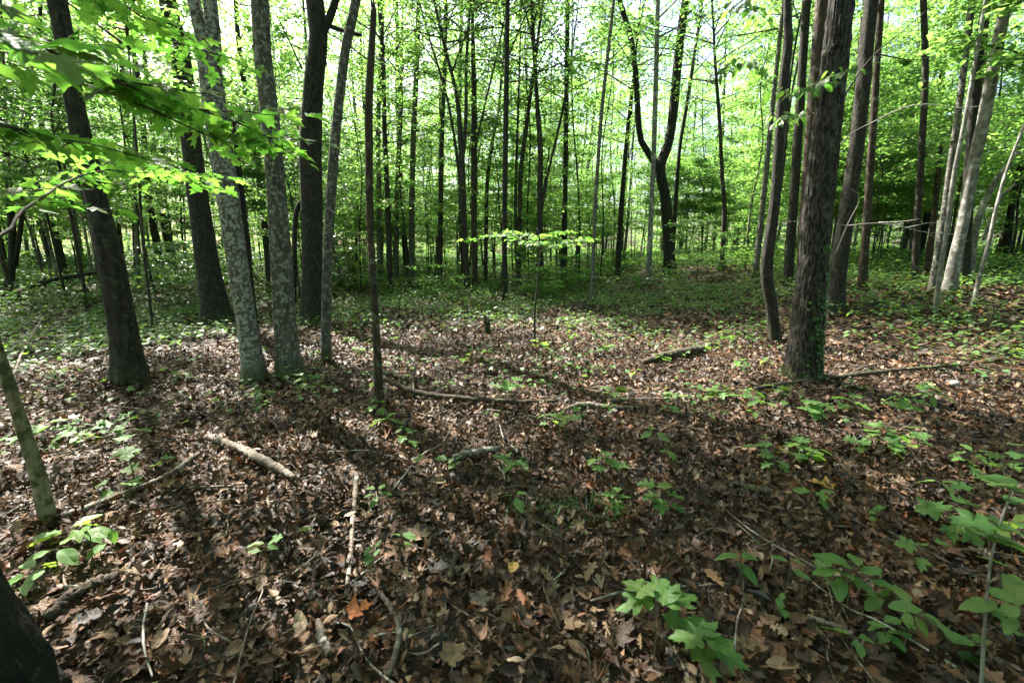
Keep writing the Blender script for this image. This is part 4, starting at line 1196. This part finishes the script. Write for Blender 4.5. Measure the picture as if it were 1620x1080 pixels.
stick('stick', 'pale twig curving through the lower left litter', 'stick', [(236, 970, 5), (230, 1010, 5), (232, 1045, 5), (244, 1085, 4)], PALETWIG, 6)
stick('fallen_log', 'short black rotten log beside the foreground trunk', 'log', [(82, 992, 26), (120, 962, 30), (160, 940, 26), (190, 930, 18)], DEADDARK, 12)
stick('stick', 'dark slanting stick beside the pile of leaves at lower left', 'stick', [(505, 1000, 12), (512, 1030, 15), (524, 1055, 12)], DEADWOOD, 8)
stick('stick', 'brown knobby stick near the bottom right seedlings', 'stick', [(1275, 995, 10), (1310, 1008, 12), (1345, 1022, 9)], DEADWOOD, 8)
stick('fallen_branch', 'thin twig lying at the foot of the lichen trunk', 'branch', [(385, 622, 3), (405, 612, 4), (430, 598, 3, .05), (450, 606, 4), (470, 615, 4)], DEADWOOD, 6)
stick('fallen_log', 'dark half buried log under leaves in the right foreground', 'log', [(1160, 776, 10), (1200, 788, 14), (1235, 796, 9)], DEADDARK, 10)
stick('fallen_log', 'dark fallen log on the rise behind the big furrowed trunk', 'log', [(1340, 500, 4), (1380, 494, 7), (1420, 491, 7), (1460, 486, 4)], DEADDARK, 8)
rng = np.random.default_rng(33)
LAND2 = sorted(LAND + [(80, 'mossy sapling')])
sp = []
for i in range(140):
    px = rng.uniform(10, 1610); py = 600 + 470 * rng.uniform() ** .8
    sp.append((px, py))
for px, py in sorted(sp):
    p = gpt(px, py)
    if p[0] < -1.2 and p[1] < 1.3: continue
    L = rng.uniform(.15, .95) * (1.3 if p[1] > 3 else .7); a = rng.uniform(0, math.pi); r = rng.uniform(.0025, .008) * (1.3 if p[1] > 3 else .8)
    q = [p + np.array([math.cos(a) * L * t, math.sin(a) * L * t, 0]) + rng.normal(0, .05, 3) * L for t in (-.5, -.15, .2, .5)]
    for e in q: e[2] = gz1(e[0], e[1]) + r + rng.uniform(.01, .05)
    E = spline(np.array(q) - p, 14)
    mb = MB(); add_tube(mb, E, np.linspace(r, r * .5, 14), 6, 0, True, np.clip(1 + .15 * rng.standard_normal((14, 6)), .6, 1.4))
    pale = rng.uniform() < .22
    o = link('stick', mb.mesh('stick', [PALETWIG if pale else (DEADWOOD if rng.uniform() < .6 else DEADDARK)])); o.location = p
    tag(o, ('bleached' if pale else 'brown') + ' thin loose stick, ' + place_label('stick' + str(pale), px), 'stick', 'loose sticks on the forest floor')
mb = MB()
x, y = in_sector(5200, .9, 11, R(65))
a = rng.uniform(0, 6.28, len(x)); L = rng.uniform(.03, .16, len(x))
A = np.stack([x, y, gz(x, y) + rng.uniform(.012, .05, len(x))], 1)
B = A + np.stack([np.cos(a) * L, np.sin(a) * L, rng.normal(0, .12, len(x)) * L], 1)
add_rods(mb, A, B, rng.uniform(.001, .0032, len(x)), rng.uniform(.0007, .002, len(x)), 4)
o = link('twig_litter', mb.mesh('twig_litter', [DEADWOOD]))
tag(o, 'tiny broken twigs strewn through the dead leaves', None, None, 'stuff')

# stump and stone
b = gpt(770, 530)
mb = MB(); rg = np.random.default_rng(2)
trunk_tube(mb, np.array([[0, 0, -.05], [.01, 0, .12], [.0, .01, .27]]), np.array([.075, .06, .055]), 18, 20, rg, .35, .06, .01)
for k in range(9):
    a0 = rg.uniform(0, 6.28); p0 = np.array([math.cos(a0) * .037, math.sin(a0) * .037, .24])
    add_rods(mb, [p0], [p0 + [0, 0, rg.uniform(.04, .12)]], [.025], [.004], 5)
o = link('tree_stump', mb.mesh('tree_stump', [BARK_DARK])); o.location = b
tag(o, 'small black jagged stump among the low plants, left of the flat topped sapling', 'stump')
b = gpt(1508, 614)
u = np.linspace(0, 2 * np.pi, 18, endpoint=False); vv = np.linspace(.05, np.pi - .05, 10)
S = np.stack([np.outer(np.sin(vv), np.cos(u)), np.outer(np.sin(vv), np.sin(u)), np.outer(np.cos(vv), np.ones(18))], -1).reshape(-1, 3)
S = S * (1 + .25 * (vnoise(S * 2 + 5, 4) - .5))[:, None] * np.array([.055, .05, .045])
i = np.arange(9)[:, None] * 18; j = np.arange(18)[None]; Q = np.stack([i + j, i + 18 + j, i + 18 + (j + 1) % 18, i + (j + 1) % 18], -1).reshape(-1, 4)
o = link('stone', make_mesh('stone', S, [Q], [bark_mat('pale_stone', (.17, .165, .15), (.28, .27, .25), stretch=1, moss=0, bump=.2)])); o.location = b + np.array([0, 0, .045])
tag(o, 'round pale stone in the litter right of the big furrowed trunk', 'stone')

# ------------------------------------------------------------------ seedlings and low plants
def seedling_proto(kind, i):
    rg = np.random.default_rng(700 + i)
    t = empty(kind + '_seedling', (0, 0, 0))
    mb = MB()
    h = rg.uniform(.08, .24)
    top = np.array([rg.normal(0, .02), rg.normal(0, .02), h])
    E = spline(np.array([[0, 0, -.03], top * .5 + [.008, 0, 0], top]), 8)
    add_tube(mb, E, np.linspace(.0035, .002, 8), 5)
    lv = []
    if kind == 'maple':
        for tier in range(int(rg.integers(1, 4))):
            z = h * (1 - .28 * tier); a0 = tier * 1.57 + rg.uniform(0, 1)
            for sd in (0, math.pi):
                a = a0 + sd + rg.normal(0, .2); pl = rg.uniform(.03, .07)
                lv.append((z, a, pl, rg.uniform(.06, .115), 'maple', rg.normal(-.15, .15)))
    elif kind == 'three_leaf':
        a0 = rg.uniform(0, 6.28)
        for k in range(3): lv.append((h, a0 + k * 2.1 + rg.normal(0, .15), .02, rg.uniform(.09, .13), 'oval', rg.normal(-.1, .12)))
    elif kind == 'oval_leaf':
        for k in range(int(rg.integers(5, 9))): lv.append((h * (1 - .06 * k), k * 2.2 + rg.normal(0, .3), .015 + .006 * k, rg.uniform(.07, .125), 'oval', rg.normal(-.1, .2)))
    elif kind == 'sassafras':
        for k in range(int(rg.integers(4, 7))): lv.append((h * (1 - .08 * k), k * 2.3 + rg.normal(0, .3), .03, rg.uniform(.09, .15), 'sassafras', rg.normal(-.1, .15)))
    else:
        for k in range(int(rg.integers(3, 5))): lv.append((h * (1 - .15 * k), k * 3.0 + rg.normal(0, .3), .01, rg.uniform(.05, .085), 'oval', rg.normal(0, .2)))
    es = []
    for z, a, pl, s, k, pi_ in lv:
        p0 = np.array([np.interp(z, E[:, 2], E[:, 0]), np.interp(z, E[:, 2], E[:, 1]), z])
        e = p0 + np.array([math.cos(a) * pl, math.sin(a) * pl, rg.uniform(0, .5) * pl])
        add_rods(mb, [p0], [e], [.0014], [.0009], 4)
        es.append((k, e, a, pi_, s))
    link('stem', mb.mesh('seedling_stem', [STEM]), t)
    for k, e, a, pi_, s in es: add_leaf(t, k, e, a, pi_, rg.normal(0, .2), s, rg)
    return t
PK = [('maple', 'small maple seedling'), ('three_leaf', 'three-leaved green seedling'), ('oval_leaf', 'bushy oval-leaved seedling'), ('sassafras', 'lobe-leaved sassafras seedling'), ('small', 'tiny few-leaved sprout')]
protos = {k: [seedling_proto(k, 10 * n + i) for i in range(3)] for n, (k, _) in enumerate(PK)}
rng = np.random.default_rng(55)
spots = []
# places where the photograph shows a plant: px, py, kind, scale
FIX = [(690, 778, 'maple', 1.0), (650, 712, 'maple', 1.1), (815, 812, 'three_leaf', .8), (780, 690, 'maple', .8), (720, 752, 'small', 1), (895, 690, 'sassafras', 1.1), (870, 682, 'maple', .9),
       (915, 660, 'maple', .9), (700, 640, 'maple', 1), (735, 580, 'maple', 1.1), (600, 662, 'sassafras', 1), (490, 622, 'sassafras', 1.1), (470, 610, 'maple', 1), (140, 700, 'maple', 1.3), (180, 690, 'maple', 1.3),
       (210, 705, 'maple', 1.2), (110, 706, 'maple', 1.2), (215, 775, 'maple', 1.4), (240, 762, 'maple', 1.2), (190, 792, 'maple', 1.0), (130, 868, 'oval_leaf', 1.1), (95, 920, 'three_leaf', 1), (60, 935, 'oval_leaf', .9),
       (410, 900, 'small', 1), (470, 905, 'maple', .8), (640, 880, 'small', 1), (590, 905, 'small', 1), (1170, 585, 'sassafras', 1), (1190, 640, 'oval_leaf', 1), (1210, 660, 'three_leaf', 1.2), (1290, 660, 'sassafras', 1.2),
       (1340, 655, 'sassafras', 1.2), (1420, 668, 'sassafras', 1.1), (1350, 622, 'maple', 1), (1405, 712, 'maple', 1.5), (1385, 730, 'maple', 1.3), (1430, 725, 'maple', 1.2), (1265, 730, 'sassafras', 1), (1220, 735, 'maple', 1),
       (1290, 812, 'oval_leaf', .9), (1385, 835, 'small', 1.1), (1240, 940, 'small', .9), (1235, 990, 'small', .9), (1300, 930, 'small', 1), (1480, 790, 'three_leaf', 1), (1540, 760, 'maple', 1.1), (1600, 770, 'maple', 1.1),
       (1470, 835, 'maple', 1.4), (1500, 850, 'maple', 1.3), (1450, 890, 'maple', 1.0), (1530, 840, 'maple', 1.2), (1420, 1000, 'small', 1.3), (1395, 985, 'oval_leaf', .7), (1340, 1060, 'three_leaf', .8), (1400, 1030, 'small', 1), (1600, 880, 'oval_leaf', 1.2),
       (1590, 960, 'three_leaf', 1.2), (1610, 1020, 'oval_leaf', 1), (1060, 660, 'maple', 1), (1100, 690, 'maple', .9), (1130, 680, 'small', 1.2), (1000, 600, 'maple', 1), (960, 560, 'sassafras', 1), (1030, 640, 'small', 1)]
for f in FIX: spots.append(f)
for i in range(1000):
    px = rng.uniform(5, 1615); py = 490 + 300 * rng.uniform() ** 2.6
    if 250 < px < 560 and py > 660 and rng.uniform() < .85: continue
    if px < 900 and py > 720 and rng.uniform() < .7: continue
    if len(spots) >= 288: break
    k = PK[int(rng.choice(5, p=[.38, .13, .17, .14, .18]))][0]
    spots.append((px, py, k, rng.uniform(.65, 1.15)))
used = set()
for px, py, k, s in sorted(spots):
    p = gpt(px, py)
    i = int(rng.integers(3)); pr_ = protos[k][i]
    o = pr_ if (k, i) not in used else copy_tree(pr_)
    used.add((k, i))
    o.location = p; o.rotation_euler = (rng.normal(0, .08), rng.normal(0, .08), rng.uniform(0, 6.28)); o.scale = (s, s, s)
    nm = dict(PK)[k]
    near = 'near' if py > 800 else ('middle' if py > 620 else 'distant')
    tag(o, nm + ', ' + place_label(k + near, px) + ' on the ' + near + ' floor', 'seedling', 'seedlings on the forest floor')

# foreground plants placed leaf by leaf: (px, py of the leaf centre, length m, yaw deg, pitch, kind)
def hand_plant(name, label, base, top, leaves, seed, stem_r=.004, mat=STEM, via=None):
    rg = np.random.default_rng(seed)
    b = gpt(*base); Y = b[1]
    t = empty(name, b, label, 'seedling' if 'seedling' in name else 'plant')
    mb = MB()
    tp = at(top[0], top[1], Y) - b
    mid = (at(via[0], via[1], Y) - b) if via else tp * .5 + np.array([.01, 0, 0])
    E = spline(np.array([[0, 0, -.04], mid, tp]), 20)
    add_tube(mb, E, np.linspace(stem_r, stem_r * .45, 20), 7)
    out = []
    for (x, y, ln, yaw, pitch, kind, *dy) in leaves:
        c = at(x, y, Y + (dy[0] if dy else 0)) - b
        a = R(yaw); e = c - np.array([math.cos(a), math.sin(a), math.sin(R(pitch))]) * ln * .5
        j = int(np.argmin(np.linalg.norm(E - e - np.array([0, 0, -.02]), axis=1)))
        add_tube(mb, spline(np.array([E[j], (E[j] + e) / 2 + [0, 0, .006], e]), 6), np.linspace(.0016, .001, 6), 4)
        out.append((kind, e, a, R(pitch), ln))
    link('stem', mb.mesh(name + '_stem', [mat]), t)
    for kind, e, a, pi_, ln in out: add_leaf(t, kind, e, a, pi_, rg.normal(0, .12), ln * .92, rg)
    return t
hand_plant('sassafras_seedling', 'sassafras seedling with large lobed leaves in the lower right foreground', (1030, 1075), (1034, 962),
           [(1004, 950, .15, 190, -5, 'sassafras'), (1008, 925, .14, 130, 0, 'sassafras', .03), (1050, 932, .14, 70, 5, 'sassafras', .03), (1075, 945, .15, 10, 0, 'sassafras'), (1082, 990, .15, -30, -12, 'sassafras', -.03), (1040, 925, .11, 95, 10, 'sassafras', .06)], 1)
hand_plant('maple_seedling', 'big leaved maple seedling at the bottom edge, right of the sassafras seedling', (1120, 1120), (1112, 1020),
           [(1080, 1005, .12, 160, -8, 'maple'), (1140, 1010, .13, 20, -12, 'maple'), (1120, 1050, .13, -70, -15, 'maple', -.04), (1165, 1040, .12, -25, -15, 'maple'), (1105, 985, .12, 95, 0, 'maple', .05)], 2)
hand_plant('three_leaf_seedling', 'seedling with three broad drooping leaves behind the sassafras seedling', (1172, 940), (1170, 882),
           [(1148, 880, .12, 165, -15, 'oval'), (1188, 880, .115, 25, -15, 'oval'), (1186, 908, .12, -60, -20, 'oval', -.02)], 3)
hand_plant('oval_leaf_plant', 'low plant with a whorl of long oval leaves in the right foreground', (1340, 965), (1338, 900),
           [(1310, 880, .13, 150, 5, 'oval', .04), (1302, 902, .12, 180, -5, 'oval'), (1328, 930, .12, -130, -15, 'oval', -.03), (1368, 926, .12, -60, -15, 'oval', -.03), (1382, 900, .13, 20, 0, 'oval'), (1408, 928, .15, -20, -8, 'oval', -.02), (1352, 880, .11, 70, 5, 'oval', .05), (1335, 905, .09, 100, 0, 'oval'), (1325, 888, .11, 140, 8, 'oval', .05)], 4)
hand_plant('trailing_plant', 'trailing shoot of paired oval leaves below the oval leaved plant', (1520, 1040), (1425, 965),
           [(1430, 960, .11, 160, -5, 'oval'), (1485, 985, .12, -30, -10, 'oval'), (1460, 990, .07, -90, -20, 'oval'), (1520, 1010, .13, 10, -5, 'oval'), (1545, 1015, .12, 175, -5, 'oval', .03), (1545, 1045, .12, -20, -15, 'oval', -.03), (1500, 1000, .1, 60, 0, 'oval', .02)], 5, via=(1480, 985))
hand_plant('small_oval_seedling', 'small seedling with five rounded leaves left of the trailing shoot', (1425, 1035), (1424, 1000),
           [(1386, 985, .07, 150, 0, 'oval'), (1395, 1007, .08, 190, -10, 'oval'), (1434, 1000, .085, 20, -5, 'oval'), (1422, 1017, .07, -80, -15, 'oval', -.02), (1440, 985, .06, 80, 0, 'oval')], 6)
hand_plant('thin_sapling', 'thin pale stemmed sapling with oval leaves at the lower right edge', (1553, 1125), (1600, 775),
           [(1590, 850, .14, 0, -5, 'maple'), (1560, 835, .10, 190, -5, 'maple'), (1610, 790, .11, 20, 0, 'oval'), (1590, 765, .1, 100, 0, 'oval'), (1600, 830, .13, -20, -10, 'oval'), (1530, 825, .12, 170, -5, 'maple'), (1545, 955, .11, 170, -10, 'oval'), (1580, 960, .11, 10, -8, 'oval'), (1585, 975, .09, -40, -10, 'oval'),
            (1610, 915, .1, 0, -5, 'oval'), (1615, 860, .13, -15, -20, 'oval'), (1575, 755, .1, 150, 5, 'oval'), (1610, 995, .11, 0, -10, 'oval')], 7, .006, BARK_PALE, via=(1566, 900))
hand_plant('sassafras_seedling', 'sassafras seedling pair of lobed leaf rosettes in the middle right litter', (1048, 822), (1046, 778),
           [(1022, 765, .11, 150, 0, 'sassafras', .02), (1052, 765, .12, 70, 5, 'sassafras', .04), (1070, 782, .12, 10, -5, 'sassafras'), (1046, 800, .12, -100, -15, 'sassafras', -.03), (1075, 805, .11, -30, -15, 'sassafras', -.02), (1028, 785, .11, 195, -5, 'sassafras')], 8)
hand_plant('sassafras_seedling', 'low sassafras seedling left of the pair of leaf rosettes', (978, 815), (977, 785),
           [(962, 780, .10, 165, 0, 'sassafras'), (988, 785, .09, 20, -5, 'sassafras'), (976, 800, .11, -95, -15, 'sassafras', -.02), (975, 772, .08, 90, 5, 'sassafras', .03)], 9)
hand_plant('rounded_seedling', 'seedling with pale round leaves right of the straight pale stick', (597, 808), (598, 776),
           [(585, 770, .08, 150, 0, 'oval'), (612, 780, .085, 0, -5, 'oval'), (590, 795, .085, -110, -15, 'oval', -.02), (605, 768, .07, 70, 5, 'oval', .02), (583, 782, .07, 185, 0, 'oval')], 10)
hand_plant('drooping_plant', 'plant with large pale drooping leaves in front of the mossy sapling foot', (145, 895), (140, 838),
           [(118, 842, .15, 185, -15, 'oval'), (165, 840, .14, 10, -12, 'oval'), (180, 850, .08, -40, -50, 'oval', -.02), (150, 872, .10, -110, -15, 'oval', -.03)], 11)

# grass tuft
rng = np.random.default_rng(14)
def grass(px, py, n, label):
    b = gpt(px, py); mb = MB()
    for k in range(n):
        a = rng.uniform(0, 6.28); L = rng.uniform(.07, .16); p0 = np.array([rng.normal(0, .16), rng.normal(0, .10), 0])
        tip = p0 + np.array([math.cos(a) * L * .7, math.sin(a) * L * .7, L * .5]); md = (p0 + tip) / 2 + np.array([0, 0, L * .25])
        w = np.array([-math.sin(a), math.cos(a), 0]) * .0022
        mb.add(np.array([p0 - w, p0 + w, md + w * .8, md - w * .8, tip]), np.array([[0, 1, 2], [0, 2, 3], [3, 2, 4]]))
    o = link('grass', mb.mesh('grass', [LEAF_COVER])); o.location = b + np.array([0, 0, .02])
    tag(o, label, None, None, 'stuff')
grass(895, 822, 110, 'thin tuft of grass left of the low sassafras seedling')

# ground cover further back: nobody could count it
rng = np.random.default_rng(66)
mb = MB()
def cover(n, r0, r1, amax, size, hmin, hmax, kind, nl, bare=.5, rad=.12):
    x, y = in_sector(n, r0, r1, amax)
    d = vnoise(np.stack([x * .55, y * .55, 0 * x], 1), 9) * .65 + vnoise(np.stack([x * 1.7, y * 1.7, 0 * x], 1), 10) * .35
    r = np.sqrt(x * x + y * y)
    k = d > (bare - .16 * sstep(r, 8, 16))
    x, y, r = x[k], y[k], r[k]
    m = len(x)
    h = rng.uniform(hmin, hmax, m) * (1 + .8 * sstep(r, 10, 24))
    z = gz(x, y)
    c = np.stack([x, y, z + h], 1)
    P = (c[:, None] + rng.standard_normal((m, nl, 3)) * np.array([rad, rad, .05])).reshape(-1, 3)
    scatter(mb, flat_leaf(kind), P, size * rng.uniform(.6, 1.3, len(P)), rng, .32, None, 0)
    j = rng.uniform(size=m) < .5
    add_rods(mb, np.stack([x, y, z], 1)[j], c[j], np.full(j.sum(), .003), np.full(j.sum(), .0015), 3, 1)
cover(420, 4.5, 9.5, R(58), .065, .04, .16, 'star', 5, .42)
cover(7000, 8.5, 17, R(57), .085, .05, .22, 'dart', 6, .56)
cover(900, 8.5, 17, R(57), .085, .05, .2, 'dart', 5, .3)
cover(22000, 32, 85, R(56), .32, .1, .6, 'kite', 5, .3, .5)
cover(10000, 16, 36, R(56), .14, .08, .36, 'kite', 6, .47, .2)
o = link('ground_cover', mb.mesh('ground_cover', [LEAF_COVER, STEM]))
tag(o, 'low leafy green plants carpeting the forest floor further back', None, None, 'stuff')

# bushes at the edge of the clearing
rng = np.random.default_rng(70)
bushes = []
for i in range(3):
    t = empty('young_sapling', (0, 0, 0)); H = [1.3, 1.9, 2.4][i]
    mb = MB(); D = trunk_tube(mb, np.array([[0, 0, -.05], [.05, .02, H * .5], [.02, .1, H]]), np.array([.012, .009, .003]), 6, 14, rng, .2, .05)
    link('trunk', mb.mesh('young_sapling_trunk', [BARK_THIN]), t)
    m3 = MB(); crown(m3, mk_axis(D), H * .25, H, .75, rng, 16, 4, 14, .10, (0, 25), 'star', .006, .06, .32)
    link('crown', m3.mesh('young_sapling_crown', [LEAF_COOL if i == 1 else LEAF_MAPLE, TWIG]), t)
    bushes.append(t)
bs = poisson(rng, 34, 13, 28, R(53), 1.0, hand_xy, .7)
spread(bs, bushes, 'young', 'knee to head high leafy sapling', 'young saplings at the edge of the wood')
